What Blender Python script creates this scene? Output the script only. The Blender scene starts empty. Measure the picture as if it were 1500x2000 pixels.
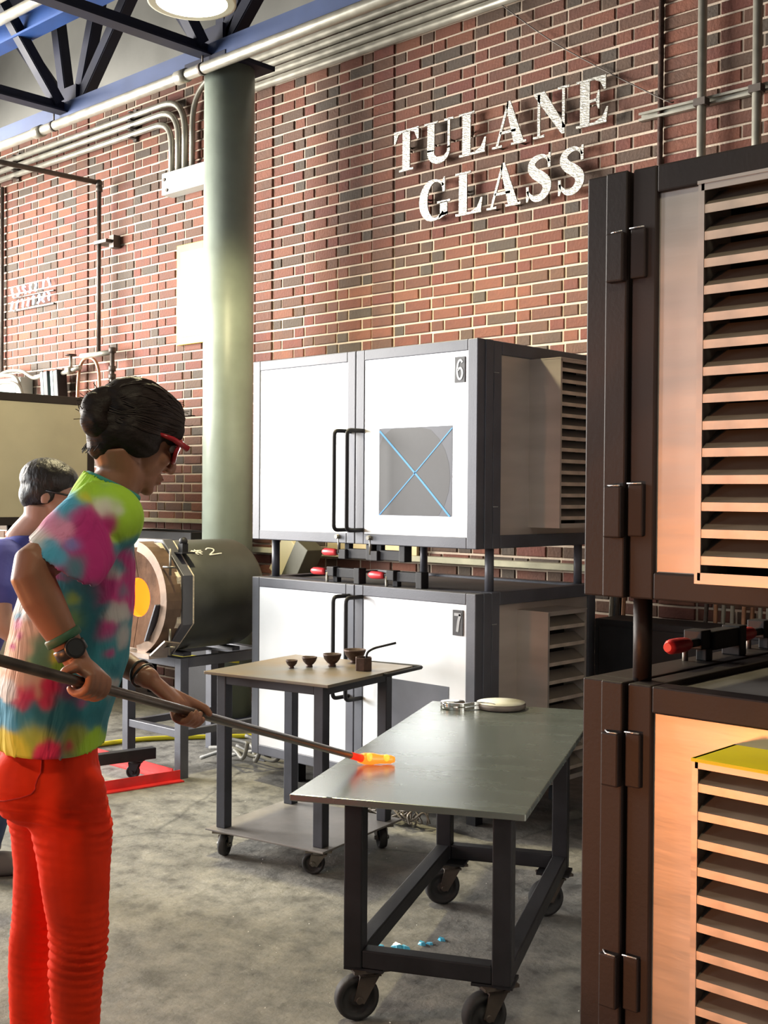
import bpy, bmesh, math, random
from mathutils import Vector, Matrix, Euler, noise
from mathutils.bvhtree import BVHTree
V = Vector
PI = math.pi
random.seed(7)
sc = bpy.context.scene
COL = sc.collection

# ------------------------------------------------------------------ camera, world, light
cam_d = bpy.data.cameras.new('camera'); cam = bpy.data.objects.new('camera', cam_d); COL.objects.link(cam)
sc.camera = cam
cam_d.sensor_fit = 'VERTICAL'; cam_d.sensor_height = 36.0; cam_d.lens = 2311.5 / 2000 * 36.0
cam_d.clip_start = 0.05; cam_d.clip_end = 100
CAM = V((0, 0, 1.42))
r_ = V((0.7295352577987539, 0.683902976283885, 0.0074179955884077515))
d_ = V((0.015501481130318084, -0.005690709088890116, -0.9998636506608448))
f_ = V((-0.6837675129101061, 0.7295507760671012, -0.01475308200405418))
cam.matrix_world = Matrix(((r_.x, -d_.x, -f_.x, CAM.x), (r_.y, -d_.y, -f_.y, CAM.y), (r_.z, -d_.z, -f_.z, CAM.z), (0, 0, 0, 1)))

w = bpy.data.worlds.new('world'); sc.world = w; w.use_nodes = True
w.node_tree.nodes['Background'].inputs[0].default_value = (0.72, 0.80, 0.92, 1)
w.node_tree.nodes['Background'].inputs[1].default_value = 0.11

def area(name, loc, target, sx, sy, energy, color, shape='RECTANGLE', spread=180):
    l = bpy.data.lights.new(name, 'AREA'); l.spread = math.radians(spread); l.shape = shape; l.size = sx; l.size_y = sy; l.energy = energy; l.color = color
    o = bpy.data.objects.new(name, l); COL.objects.link(o); o.location = loc
    o.rotation_euler = (V(target) - V(loc)).to_track_quat('-Z', 'Y').to_euler()
    return o
# daylight of the open bay door on the left, an added side fill, and daylight of the open front behind the photographer
area('bay_daylight', (-10.9, 1.6, 2.8), (-6.5, 4.6, 2.2), 4.2, 3.4, 1000, (1.0, 0.95, 0.88), spread=110)
area('side_fill', (-8.2, -3.0, 2.0), (-3.75, 3.6, 1.0), 2.6, 2.8, 36, (0.93, 0.97, 1.0), spread=50)  # added fill that whitens the kiln fronts and the woman's back
area('front_daylight', (-3.8, -5.4, 2.4), (-3.7, 3.8, 1.2), 3.0, 2.6, 45, (0.84, 0.93, 1.0))
# glow of a furnace mouth that stands out of frame
area('furnace_glow', (-3.7, 0.5, 0.9), (-2.2, 1.3, 1.0), 0.35, 0.35, 16, (1.0, 0.32, 0.06), 'DISK')
fl = bpy.data.lights.new('kiln_warm_spot', 'SPOT'); fl.energy = 500; fl.color = (1.0, 0.34, 0.10); fl.spot_size = math.radians(23); fl.spot_blend = 0.3; fl.shadow_soft_size = 0.15  # added narrow spot that warms the right kiln panels
fo = bpy.data.objects.new('kiln_warm_spot', fl); COL.objects.link(fo); fo.location = (-2.6, -2.2, 0.35)
fo.rotation_euler = (V((-1.0, 2.1, 1.05)) - V((-2.6, -2.2, 0.35))).to_track_quat('-Z', 'Y').to_euler()
# a second high bay lamp overhead, right of the photographer
l2 = bpy.data.lights.new('lamp_overhead', 'SPOT'); l2.energy = 95; l2.color = (1.0, 0.88, 0.60); l2.spot_size = math.radians(130); l2.spot_blend = 0.4; l2.shadow_soft_size = 0.15
lo2 = bpy.data.objects.new('lamp_overhead', l2); COL.objects.link(lo2); lo2.location = (-0.7, 0.5, 3.7)

vs = sc.view_settings
vs.view_transform = 'Standard'; vs.look = 'None'; vs.gamma = 1; vs.use_curve_mapping = False; vs.exposure = 0.0

# ------------------------------------------------------------------ materials
def mat(name, col, rough=0.6, metal=0.0, var=0.0, scale=6.0, bump=0.0, bscale=60.0, emit=None, estr=0.0, stretch=(1, 1, 1), col2=None, spec=None, detail=6, rvar=0.12):
    m = bpy.data.materials.new(name); m.use_nodes = True
    nt = m.node_tree; n = nt.nodes; L = nt.links; b = n['Principled BSDF']
    b.inputs['Base Color'].default_value = (*col, 1); b.inputs['Roughness'].default_value = rough; b.inputs['Metallic'].default_value = metal
    if spec is not None: b.inputs['Specular IOR Level'].default_value = spec
    tc = n.new('ShaderNodeTexCoord'); mp = n.new('ShaderNodeMapping'); mp.inputs['Scale'].default_value = stretch
    L.new(tc.outputs['Object'], mp.inputs['Vector'])
    if var or col2:
        nz = n.new('ShaderNodeTexNoise'); nz.inputs['Scale'].default_value = scale; nz.inputs['Detail'].default_value = detail
        L.new(mp.outputs[0], nz.inputs['Vector'])
        rp = n.new('ShaderNodeValToRGB'); rp.color_ramp.elements[0].position = 0.32; rp.color_ramp.elements[1].position = 0.68
        c2 = col2 or tuple(min(1, c * (1 + var)) for c in col); c1 = col if col2 else tuple(c * (1 - var) for c in col)
        rp.color_ramp.elements[0].color = (*c1, 1); rp.color_ramp.elements[1].color = (*c2, 1)
        L.new(nz.outputs['Fac'], rp.inputs['Fac']); L.new(rp.outputs[0], b.inputs['Base Color'])
        mr = n.new('ShaderNodeMapRange'); mr.inputs['To Min'].default_value = max(0.02, rough - rvar); mr.inputs['To Max'].default_value = min(1, rough + rvar)
        L.new(nz.outputs['Fac'], mr.inputs['Value']); L.new(mr.outputs[0], b.inputs['Roughness'])
    if bump:
        nb = n.new('ShaderNodeTexNoise'); nb.inputs['Scale'].default_value = bscale; nb.inputs['Detail'].default_value = 4
        L.new(mp.outputs[0], nb.inputs['Vector'])
        bp = n.new('ShaderNodeBump'); bp.inputs['Strength'].default_value = bump; bp.inputs['Distance'].default_value = 0.01
        L.new(nb.outputs['Fac'], bp.inputs['Height']); L.new(bp.outputs[0], b.inputs['Normal'])
    if emit:
        b.inputs['Emission Color'].default_value = (*emit, 1); b.inputs['Emission Strength'].default_value = estr
    return m

M = {}
M['steel_grey'] = mat('painted_grey_steel', (0.092, 0.096, 0.116), 0.48, 0.2, 0.18, 5, 0.05, 120)
M['steel_dark'] = mat('dark_brown_steel', (0.019, 0.013, 0.013), 0.55, 0.0, 0.25, 5, 0.05, 120, spec=0.3)
M['black_steel'] = mat('black_steel', (0.017, 0.017, 0.020), 0.55, 0.1, 0.3, 8, 0.04, 100, spec=0.3)
M['cart_steel'] = mat('cart_steel', (0.035, 0.038, 0.050), 0.55, 0.2, 0.3, 6, 0.06, 90)
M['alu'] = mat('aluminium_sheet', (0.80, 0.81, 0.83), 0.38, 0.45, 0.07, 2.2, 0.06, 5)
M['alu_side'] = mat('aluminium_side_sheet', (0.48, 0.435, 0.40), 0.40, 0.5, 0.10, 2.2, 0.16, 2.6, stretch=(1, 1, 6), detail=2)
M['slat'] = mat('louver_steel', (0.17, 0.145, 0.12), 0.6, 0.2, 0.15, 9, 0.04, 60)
M['slat_lip'] = mat('pale_louver_lip', (0.60, 0.52, 0.44), 0.42, 0.4, 0.18, 14, 0.04, 60)  # front lip face, paler than the slopes behind it
M['lamplit_top'] = mat('lamplit_lid', (0.95, 0.76, 0.005), 0.6, 0.0, 0.1, 6)  # lamp light on the lid, put into its yellow colour
M['cavity'] = mat('dark_cavity', (0.012, 0.010, 0.009), 0.9)
M['table_top'] = mat('marver_plate', (0.215, 0.245, 0.23), 0.27, 0.6, 0.09, 3.5, 0.0, 30, stretch=(1, 3.0, 1), rvar=0.03)
M['cart_top'] = mat('cart_plate', (0.15, 0.15, 0.14), 0.45, 0.4, 0, 3.6, 0.04, 40, col2=(0.22, 0.155, 0.08))
M['plate_grey'] = mat('cart_base_plate', (0.20, 0.19, 0.18), 0.6, 0.3, 0.2, 7, 0.05, 60)
M['rubber'] = mat('caster_rubber', (0.020, 0.020, 0.021), 0.7, 0, 0.2, 20, 0.05, 80)
M['zinc'] = mat('zinc_fork', (0.16, 0.15, 0.13), 0.4, 0.7, 0.3, 20)
M['galv'] = mat('galvanised_conduit', (0.36, 0.345, 0.29), 0.38, 0.55, 0.12, 12)
M['pipe_dark'] = mat('dark_iron_pipe', (0.075, 0.060, 0.050), 0.55, 0.3, 0.3, 15)
M['copper_pipe'] = mat('copper_tube', (0.42, 0.22, 0.13), 0.4, 0.6, 0.2, 15)
M['blue_steel'] = mat('blue_painted_steel', (0.014, 0.062, 0.235), 0.55, 0.1, 0.15, 6)
M['navy_steel'] = mat('navy_painted_steel', (0.010, 0.0125, 0.029), 0.65, 0.0, 0.25, 6, spec=0.3)
M['column'] = mat('green_grey_column_paint', (0.27, 0.315, 0.265), 0.42, 0.0, 0.10, 5, 0.10, 14)
M['plaster'] = mat('grey_plaster', (0.17, 0.17, 0.155), 0.85, 0, 0.1, 3, 0.1, 30)
M['ceiling'] = mat('ceiling_deck', (0.30, 0.28, 0.24), 0.85, 0, 0.15, 3)
M['mortar'] = mat('mortar', (0.50, 0.41, 0.32), 0.95, 0, 0.18, 5, 0.3, 90)
M['wall_paint'] = mat('dark_wall_paint', (0.12, 0.105, 0.10), 0.8, 0, 0.15, 3)
M['sill'] = mat('stone_sill', (0.42, 0.40, 0.28), 0.8, 0, 0.2, 8, 0.1, 40)
M['board_tan'] = mat('tan_board', (0.55, 0.45, 0.26), 0.8, 0, 0.1, 6)
M['letter'] = mat('diamond_plate', (0.74, 0.72, 0.66), 0.36, 0.5, 0.08, 30)
M['red_grip'] = mat('red_grip', (0.75, 0.05, 0.06), 0.4, 0, 0.1, 20)
M['red_paint'] = mat('red_painted_angle', (0.62, 0.025, 0.025), 0.45, 0, 0.2, 10)
M['rust_iron'] = mat('rusty_cast_iron', (0.060, 0.033, 0.025), 0.65, 0.3, 0.35, 30, 0.2, 80)
M['iron_rod'] = mat('iron_rod', (0.13, 0.115, 0.105), 0.35, 0.7, 0.2, 20)
M['grey_box'] = mat('grey_enamel_box', (0.52, 0.55, 0.52), 0.5, 0, 0.06, 6)
M['mint'] = mat('mint_panel', (0.50, 0.80, 0.72), 0.5)
M['yellow_board'] = mat('yellow_board', (0.80, 0.56, 0.06), 0.6, 0, 0.05, 5)
M['paper'] = mat('white_paper', (0.86, 0.80, 0.56), 0.7, 0, 0.04, 5)
M['drum'] = mat('black_drum_paint', (0.050, 0.053, 0.046), 0.48, 0.15, 0.2, 7, 0.05, 60)
M['shiny'] = mat('stainless_sheet', (0.34, 0.28, 0.24), 0.36, 0.7, 0.15, 8, 0.15, 18)
M['refractory'] = mat('refractory_ring', (0.115, 0.062, 0.038), 0.9, 0.0, 0.35, 9, 0.3, 30, spec=0.05)
M['bronze'] = mat('heat_tinted_steel', (0.15, 0.095, 0.062), 0.45, 0.5, 0.3, 9, 0.1, 18)
M['fibre'] = mat('ceramic_fibre', (0.62, 0.55, 0.44), 0.95, 0, 0.2, 40, 0.6, 90)
M['fire'] = mat('fire_glow', (0.9, 0.3, 0.05), 0.6, emit=(1.0, 0.20, 0.012), estr=2.0)
M['fire_hot'] = mat('fire_core', (1, 0.6, 0.2), 0.6, emit=(1.0, 0.46, 0.05), estr=2.6)
M['chalk'] = mat('chalk', (0.82, 0.80, 0.70), 0.9)
M['yellow_hose'] = mat('yellow_hose', (0.75, 0.66, 0.03), 0.5)
M['cable'] = mat('grey_cable', (0.16, 0.16, 0.15), 0.55, 0, 0.2, 20)
M['wire'] = mat('rusty_wire', (0.20, 0.18, 0.16), 0.5, 0.5, 0.25, 20)
M['sq_grey'] = mat('grey_stain_square', (0.095, 0.102, 0.128), 0.6, 0.1, 0.22, 4)
M['sq_dark'] = mat('dark_arc', (0.068, 0.070, 0.079), 0.6, 0.1, 0.2, 5)
M['blue_line'] = mat('blue_tape', (0.03, 0.26, 0.62), 0.5)
M['number_plate'] = mat('number_plate', (0.035, 0.035, 0.04), 0.5, 0.2, 0.2, 30)
M['digit'] = mat('digit_grey', (0.30, 0.31, 0.33), 0.5, 0.2)
M['skin'] = mat('skin', (0.30, 0.135, 0.080), 0.5, 0, 0.08, 14, 0.04, 120)
M['skin_pink'] = mat('skin_pink', (0.50, 0.29, 0.22), 0.5, 0, 0.06, 14)
M['lip'] = mat('lip', (0.36, 0.11, 0.09), 0.45)
M['eye'] = mat('eye_white', (0.8, 0.78, 0.74), 0.25)
M['iris'] = mat('iris', (0.05, 0.025, 0.015), 0.2)
M['hair'] = mat('dark_hair', (0.016, 0.010, 0.009), 0.6, 0, 0.4, 26, 0.35, 60, stretch=(0.35, 1, 1.6), spec=0.25)
M['hair_black'] = mat('black_hair', (0.02, 0.018, 0.018), 0.5, 0, 0.4, 26, 0.8, 55, stretch=(1, 1, 0.4))
M['red_plastic'] = mat('red_plastic', (0.42, 0.018, 0.03), 0.25)
M['lens'] = mat('dark_red_lens', (0.10, 0.008, 0.012), 0.1)
M['pants'] = mat('orange_red_denim', (0.95, 0.040, 0.008), 0.8, 0, 0.08, 18, 0.15, 40, spec=0.2)
M['seam'] = mat('trouser_seam', (0.62, 0.02, 0.008), 0.8)
M['blue_shirt'] = mat('blue_shirt', (0.085, 0.095, 0.40), 0.85, 0, 0.15, 8, 0.3, 20)
M['jeans'] = mat('blue_jeans', (0.05, 0.075, 0.17), 0.85, 0, 0.2, 18, 0.3, 30)
M['shoe'] = mat('grey_shoe', (0.15, 0.14, 0.14), 0.7)
M['strap_green'] = mat('green_strap', (0.03, 0.11, 0.06), 0.6)
M['strap_black'] = mat('black_strap', (0.015, 0.015, 0.017), 0.4)
M['watch_face'] = mat('watch_face', (0.03, 0.035, 0.04), 0.15)
M['white_plate'] = mat('white_plate', (0.80, 0.80, 0.72), 0.5, 0, 0, 9, col2=(0.62, 0.62, 0.50))
M['cork'] = mat('dark_rim', (0.13, 0.11, 0.10), 0.6, 0, 0.3, 20)
M['tong'] = mat('polished_steel', (0.62, 0.62, 0.60), 0.16, 0.95)
M['molten'] = mat('molten_glass', (1.0, 0.3, 0.05), 0.15, emit=(1.0, 0.17, 0.012), estr=1.5)
M['molten_core'] = mat('molten_glass_hot', (1.0, 0.5, 0.1), 0.15, emit=(1.0, 0.27, 0.018), estr=1.9)
M['red_heat'] = mat('red_hot_iron', (0.3, 0.03, 0.01), 0.5, 0.4, emit=(1.0, 0.02, 0.005), estr=0.9)
M['lamp_glow'] = mat('lamp_diffuser', (1, 1, 1), 0.5, emit=(1.0, 0.98, 0.72), estr=9.0)
M['lamp_shell'] = mat('lamp_shell', (0.55, 0.56, 0.46), 0.4, 0.3)
M['neon'] = mat('neon_tube', (0.7, 0.8, 1.0), 0.3, emit=(0.28, 0.50, 1.0), estr=2.6)
M['shard'] = mat('clear_glass_chip', (0.85, 0.88, 0.88), 0.08, 0, spec=0.9)
M['blue_shard'] = mat('blue_glass_chip', (0.10, 0.52, 0.78), 0.1, 0, spec=0.9)
M['silver_weld'] = mat('bare_weld', (0.55, 0.56, 0.58), 0.35, 0.8, 0.2, 60, 0.4, 120)

BRICK = []
for i, c in enumerate([(0.14, 0.0503, 0.0317), (0.16, 0.0607, 0.0374), (0.12, 0.0503, 0.0338), (0.108, 0.0548, 0.036), (0.172, 0.0681, 0.0403), (0.088, 0.0548, 0.0382), (0.072, 0.0548, 0.0418), (0.132, 0.0444, 0.0317)]):
    BRICK.append(mat('brick_clay_%d' % i, c, 0.9, 0, 0.16, 11, 0.4, 60))

def floor_mat():
    m = bpy.data.materials.new('worn_concrete'); m.use_nodes = True
    nt = m.node_tree; n = nt.nodes; L = nt.links; b = n['Principled BSDF']
    tc = n.new('ShaderNodeTexCoord')
    def nz(scale, det, rough=0.55):
        q = n.new('ShaderNodeTexNoise'); q.inputs['Scale'].default_value = scale; q.inputs['Detail'].default_value = det; q.inputs['Roughness'].default_value = rough
        L.new(tc.outputs['Object'], q.inputs['Vector']); return q
    def ramp(fac, stops):
        rp = n.new('ShaderNodeValToRGB'); e = rp.color_ramp.elements
        e[0].position, e[0].color = stops[0][0], (*stops[0][1], 1); e[1].position, e[1].color = stops[-1][0], (*stops[-1][1], 1)
        for p, c in stops[1:-1]:
            k = e.new(p); k.color = (*c, 1)
        L.new(fac, rp.inputs['Fac']); return rp
    def mix(mode, fac, a, c):
        x = n.new('ShaderNodeMix'); x.data_type = 'RGBA'; x.blend_type = mode; x.inputs[0].default_value = fac
        L.new(a, x.inputs[6]); L.new(c, x.inputs[7]); return x.outputs[2]
    big = ramp(nz(1.3, 5, 0.6).outputs['Fac'], [(0.30, (0.115, 0.114, 0.108)), (0.50, (0.185, 0.183, 0.172)), (0.70, (0.275, 0.272, 0.255))])
    mid = ramp(nz(9, 8, 0.65).outputs['Fac'], [(0.36, (0.42, 0.42, 0.42)), (0.50, (0.92, 0.92, 0.90)), (0.68, (1.30, 1.27, 1.20))])
    c = mix('MULTIPLY', 0.95, big.outputs[0], mid.outputs[0])
    fine = ramp(nz(60, 6, 0.7).outputs['Fac'], [(0.30, (0.70, 0.70, 0.70)), (0.6, (1.02, 1.02, 1.0))])
    c = mix('MULTIPLY', 0.6, c, fine.outputs[0])
    vo = n.new('ShaderNodeTexVoronoi'); vo.feature = 'DISTANCE_TO_EDGE'; vo.inputs['Scale'].default_value = 0.55
    wp = n.new('ShaderNodeMix'); wp.data_type = 'VECTOR'; wp.inputs[0].default_value = 0.10
    L.new(tc.outputs['Object'], wp.inputs[4]); L.new(nz(3.5, 6).outputs['Color'], wp.inputs[5]); L.new(wp.outputs[1], vo.inputs['Vector'])
    cr = ramp(vo.outputs['Distance'], [(0.0, (0.45, 0.45, 0.45)), (0.006, (1, 1, 1))])
    c = mix('MULTIPLY', 0.8, c, cr.outputs[0])
    L.new(c, b.inputs['Base Color'])
    rr = n.new('ShaderNodeMapRange'); rr.inputs['To Min'].default_value = 0.42; rr.inputs['To Max'].default_value = 0.75
    L.new(mid.outputs[0], rr.inputs['Value']); L.new(rr.outputs[0], b.inputs['Roughness'])
    bp = n.new('ShaderNodeBump'); bp.inputs['Strength'].default_value = 0.45; bp.inputs['Distance'].default_value = 0.02
    L.new(nz(14, 8, 0.65).outputs['Fac'], bp.inputs['Height']); L.new(bp.outputs[0], b.inputs['Normal'])
    return m

def vcol_mat(name, bump=0.25):
    m = bpy.data.materials.new(name); m.use_nodes = True
    nt = m.node_tree; n = nt.nodes; L = nt.links; b = n['Principled BSDF']; b.inputs['Roughness'].default_value = 0.85
    a = n.new('ShaderNodeVertexColor'); a.layer_name = 'Dye'
    L.new(a.outputs[0], b.inputs['Base Color'])
    tc = n.new('ShaderNodeTexCoord'); nb = n.new('ShaderNodeTexNoise'); nb.inputs['Scale'].default_value = 9; nb.inputs['Detail'].default_value = 3; nb.inputs['Distortion'].default_value = 1.2
    mp = n.new('ShaderNodeMapping'); mp.inputs['Scale'].default_value = (1.6, 1.6, 0.6)
    L.new(tc.outputs['Object'], mp.inputs['Vector']); L.new(mp.outputs[0], nb.inputs['Vector'])
    bp = n.new('ShaderNodeBump'); bp.inputs['Strength'].default_value = bump; bp.inputs['Distance'].default_value = 0.03
    L.new(nb.outputs['Fac'], bp.inputs['Height']); L.new(bp.outputs[0], b.inputs['Normal'])
    return m
M['floor'] = floor_mat()
M['tiedye'] = vcol_mat('tie_dye_cotton', 0.5)

# ------------------------------------------------------------------ mesh helpers
def box(bm, x0, x1, y0, y1, z0, z1, mi=0):
    v = [bm.verts.new(p) for p in ((x0, y0, z0), (x1, y0, z0), (x1, y1, z0), (x0, y1, z0), (x0, y0, z1), (x1, y0, z1), (x1, y1, z1), (x0, y1, z1))]
    for f in ((3, 2, 1, 0), (4, 5, 6, 7), (0, 1, 5, 4), (1, 2, 6, 5), (2, 3, 7, 6), (3, 0, 4, 7)):
        k = bm.faces.new([v[i] for i in f]); k.material_index = mi
    return v
def obox(bm, c, ax, ay, az, mi=0):
    """box from a centre and three half-extent vectors"""
    c, ax, ay, az = V(c), V(ax), V(ay), V(az)
    v = [bm.verts.new(c + sx * ax + sy * ay + sz * az) for sx, sy, sz in ((-1, -1, -1), (1, -1, -1), (1, 1, -1), (-1, 1, -1), (-1, -1, 1), (1, -1, 1), (1, 1, 1), (-1, 1, 1))]
    for f in ((3, 2, 1, 0), (4, 5, 6, 7), (0, 1, 5, 4), (1, 2, 6, 5), (2, 3, 7, 6), (3, 0, 4, 7)):
        k = bm.faces.new([v[i] for i in f]); k.material_index = mi
    return v
def bar(bm, a, b, wx, wy, up=(0, 0, 1), mi=0):
    a, b = V(a), V(b); d = (b - a).normalized(); s = d.cross(V(up))
    if s.length < 1e-4: s = d.cross(V((1, 0, 0)))
    s.normalize(); t = s.cross(d)
    obox(bm, (a + b) / 2, d * ((b - a).length / 2), s * wx / 2, t * wy / 2, mi)
def frames(pts):
    out = []; t0 = (pts[1] - pts[0]).normalized()
    n0 = t0.orthogonal().normalized()
    for i, p in enumerate(pts):
        a = pts[max(0, i - 1)]; c = pts[min(len(pts) - 1, i + 1)]; t = (c - a)
        t = t.normalized() if t.length > 1e-9 else t0
        n0 = (n0 - t * n0.dot(t)); n0 = n0.normalized() if n0.length > 1e-6 else t.orthogonal().normalized()
        out.append((t, n0.copy(), t.cross(n0)))
    return out
def tube(bm, pts, r, n=10, mi=0, smooth=True, cap=True):
    pts = [V(p) for p in pts]; fr = frames(pts); rs = r if isinstance(r, (list, tuple)) else [r] * len(pts)
    rings = []
    for p, (t, a, b), q in zip(pts, fr, rs):
        rings.append([bm.verts.new(p + (a * math.cos(2 * PI * k / n) + b * math.sin(2 * PI * k / n)) * q) for k in range(n)])
    for A, B in zip(rings, rings[1:]):
        for k in range(n):
            f = bm.faces.new((A[k], A[(k + 1) % n], B[(k + 1) % n], B[k])); f.smooth = smooth; f.material_index = mi
    if cap:
        f = bm.faces.new(rings[0][::-1]); f.material_index = mi; f = bm.faces.new(rings[-1]); f.material_index = mi
def loft(bm, secs, n=24, mi=0):
    """secs: (centre, half-vector a, half-vector b) ellipses, closed with caps"""
    rings = [[bm.verts.new(V(c) + V(a) * math.cos(2 * PI * k / n) + V(b) * math.sin(2 * PI * k / n)) for k in range(n)] for c, a, b in secs]
    for A, B in zip(rings, rings[1:]):
        for k in range(n):
            f = bm.faces.new((A[k], A[(k + 1) % n], B[(k + 1) % n], B[k])); f.smooth = True; f.material_index = mi
    bm.faces.new(rings[0][::-1]); bm.faces.new(rings[-1])
def ball(bm, c, rx, ry=None, rz=None, rot=None, u=16, v=10, mi=0):
    ry = rx if ry is None else ry; rz = rx if rz is None else rz
    mtx = Matrix.Translation(V(c)) @ (rot.to_4x4() if rot else Matrix.Identity(4)) @ Matrix.Diagonal((rx, ry, rz, 1))
    r = bmesh.ops.create_uvsphere(bm, u_segments=u, v_segments=v, radius=1, matrix=mtx)
    for q in r['verts']:
        for f in q.link_faces: f.smooth = True; f.material_index = mi
def chain(bm, pts, rs, n=14):
    """round-ended limb"""
    pts = [V(p) for p in pts]
    tube(bm, pts, list(rs), n)
    ball(bm, pts[0], rs[0], u=n, v=8); ball(bm, pts[-1], rs[-1], u=n, v=8)
def lathe(bm, prof, c=(0, 0, 0), n=24, mi=0, axis='Z', smooth=True, cap=True):
    rings = []; c = V(c)
    for r, h in prof:
        ring = []
        for k in range(n):
            x, y = r * math.cos(2 * PI * k / n), r * math.sin(2 * PI * k / n)
            p = (x, y, h) if axis == 'Z' else ((x, h, y) if axis == 'Y' else (h, x, y))
            ring.append(bm.verts.new(c + V(p)))
        rings.append(ring)
    for A, B in zip(rings, rings[1:]):
        for k in range(n):
            f = bm.faces.new((A[k], A[(k + 1) % n], B[(k + 1) % n], B[k])); f.smooth = smooth; f.material_index = mi
    for rg, rv in ((rings[0], True), (rings[-1], False)) if cap else ():
        f = bm.faces.new(rg[::-1] if rv else rg); f.material_index = mi
def arc(c, u, v, r, a0, a1, n=8):
    c, u, v = V(c), V(u), V(v)
    return [c + (u * math.cos(a0 + (a1 - a0) * i / n) + v * math.sin(a0 + (a1 - a0) * i / n)) * r for i in range(n + 1)]
def smooth_path(pts, sub=6):
    pts = [V(p) for p in pts]; out = []
    for i in range(len(pts) - 1):
        p0 = pts[max(0, i - 1)]; p1 = pts[i]; p2 = pts[i + 1]; p3 = pts[min(len(pts) - 1, i + 2)]
        for k in range(sub):
            t = k / sub
            out.append(0.5 * ((2 * p1) + (p2 - p0) * t + (2 * p0 - 5 * p1 + 4 * p2 - p3) * t * t + (3 * p1 - p0 - 3 * p2 + p3) * t ** 3))
    out.append(pts[-1]); return out
def rounded(pts, r, n=5):
    """polyline with filleted corners"""
    pts = [V(p) for p in pts]; out = [pts[0]]
    for a, b, c in zip(pts, pts[1:], pts[2:]):
        u = (a - b).normalized(); v = (c - b).normalized(); q = min(r, (a - b).length * 0.49, (c - b).length * 0.49)
        p0, p1 = b + u * q, b + v * q
        for i in range(n + 1):
            t = i / n; out.append((1 - t) ** 2 * p0 + 2 * t * (1 - t) * b + t * t * p1)
    out.append(pts[-1]); return out

def obj(name, bm, m, parent=None, bevel=0.0, recalc=True):
    if recalc: bmesh.ops.recalc_face_normals(bm, faces=bm.faces)
    me = bpy.data.meshes.new(name); bm.to_mesh(me); bm.free()
    for q in (m if isinstance(m, (list, tuple)) else [m]): me.materials.append(M[q] if isinstance(q, str) else q)
    o = bpy.data.objects.new(name, me); COL.objects.link(o)
    if parent: o.parent = parent
    if bevel:
        b = o.modifiers.new('bevel', 'BEVEL'); b.width = bevel; b.segments = 2; b.limit_method = 'ANGLE'; b.angle_limit = math.radians(50)
    return o
def tag(o, label, cat, group=None, kind=None):
    if label: o['label'] = label
    if cat: o['category'] = cat
    if group: o['group'] = group
    if kind: o['kind'] = kind
    return o
def thing(name, label, cat, loc=(0, 0, 0), rz=0.0, group=None):
    o = bpy.data.objects.new(name, None); COL.objects.link(o); o.location = loc; o.rotation_euler = (0, 0, rz); o.empty_display_size = 0.1
    return tag(o, label, cat, group)
def struct(name, bm, m, bevel=0.0):
    o = obj(name, bm, m, None, bevel); o['kind'] = 'structure'; return o
def B(): return bmesh.new()
def dup(root, loc, rz, label=None):
    """copy of a thing with copies of its parts and sub-parts"""
    r = root.copy(); COL.objects.link(r); r.location = loc; r.rotation_euler = (0, 0, rz)
    if label: r['label'] = label
    for ch in list(root.children):
        c = ch.copy(); COL.objects.link(c); c.parent = r
        for g in list(ch.children):
            k = g.copy(); COL.objects.link(k); k.parent = c
    return r
def union(name, bm, m, voxel, parent=None, smooth=4, factor=0.5):
    """fuse overlapping closed shapes into one continuous smooth skin"""
    me = bpy.data.meshes.new(name + '_src'); bmesh.ops.recalc_face_normals(bm, faces=bm.faces); bm.to_mesh(me); bm.free()
    t = bpy.data.objects.new(name + '_src', me); COL.objects.link(t)
    q = t.modifiers.new('r', 'REMESH'); q.mode = 'VOXEL'; q.voxel_size = voxel; q.use_smooth_shade = True
    if smooth:
        s = t.modifiers.new('s', 'SMOOTH'); s.factor = factor; s.iterations = smooth
    dg = bpy.context.evaluated_depsgraph_get()
    out = bpy.data.meshes.new_from_object(t.evaluated_get(dg)); out.name = name
    bpy.data.objects.remove(t); bpy.data.meshes.remove(me)
    out.materials.clear()
    for k in (m if isinstance(m, (list, tuple)) else [m]): out.materials.append(M[k])
    for p in out.polygons: p.use_smooth = True; p.material_index = 0
    o = bpy.data.objects.new(name, out); COL.objects.link(o)
    if parent: o.parent = parent
    return o

# ------------------------------------------------------------------ setting: floor, walls, ceiling
WY = 5.25
bm = B(); box(bm, -14, 4, -7, 5.6, -0.12, 0); struct('floor', bm, 'floor')
bm = B(); box(bm, -12.4, 2.0, -7, 5.6, 5.30, 5.42); struct('ceiling', bm, 'ceiling')
bm = B()
box(bm, 1.6, 1.8, -1.5, 5.5, 0, 5.3); struct('wall_right', bm, 'wall_paint')
bm = B()                       # left wall around the open bay door
box(bm, -12.2, -12.0, 3.6, 5.5, 0, 5.3); box(bm, -12.2, -12.0, -7, -5.6, 0, 5.3); box(bm, -12.2, -12.0, -5.6, 3.6, 4.4, 5.3)
struct('wall_left', bm, 'plaster')
bm = B(); box(bm, -12.2, 1.6, WY + 0.005, WY + 0.25, 0, 4.55, 0); box(bm, -12.2, 1.6, WY - 0.03, WY + 0.25, 4.55, 5.3, 1)
wall = struct('wall_back', bm, ['mortar', 'plaster'])

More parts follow.
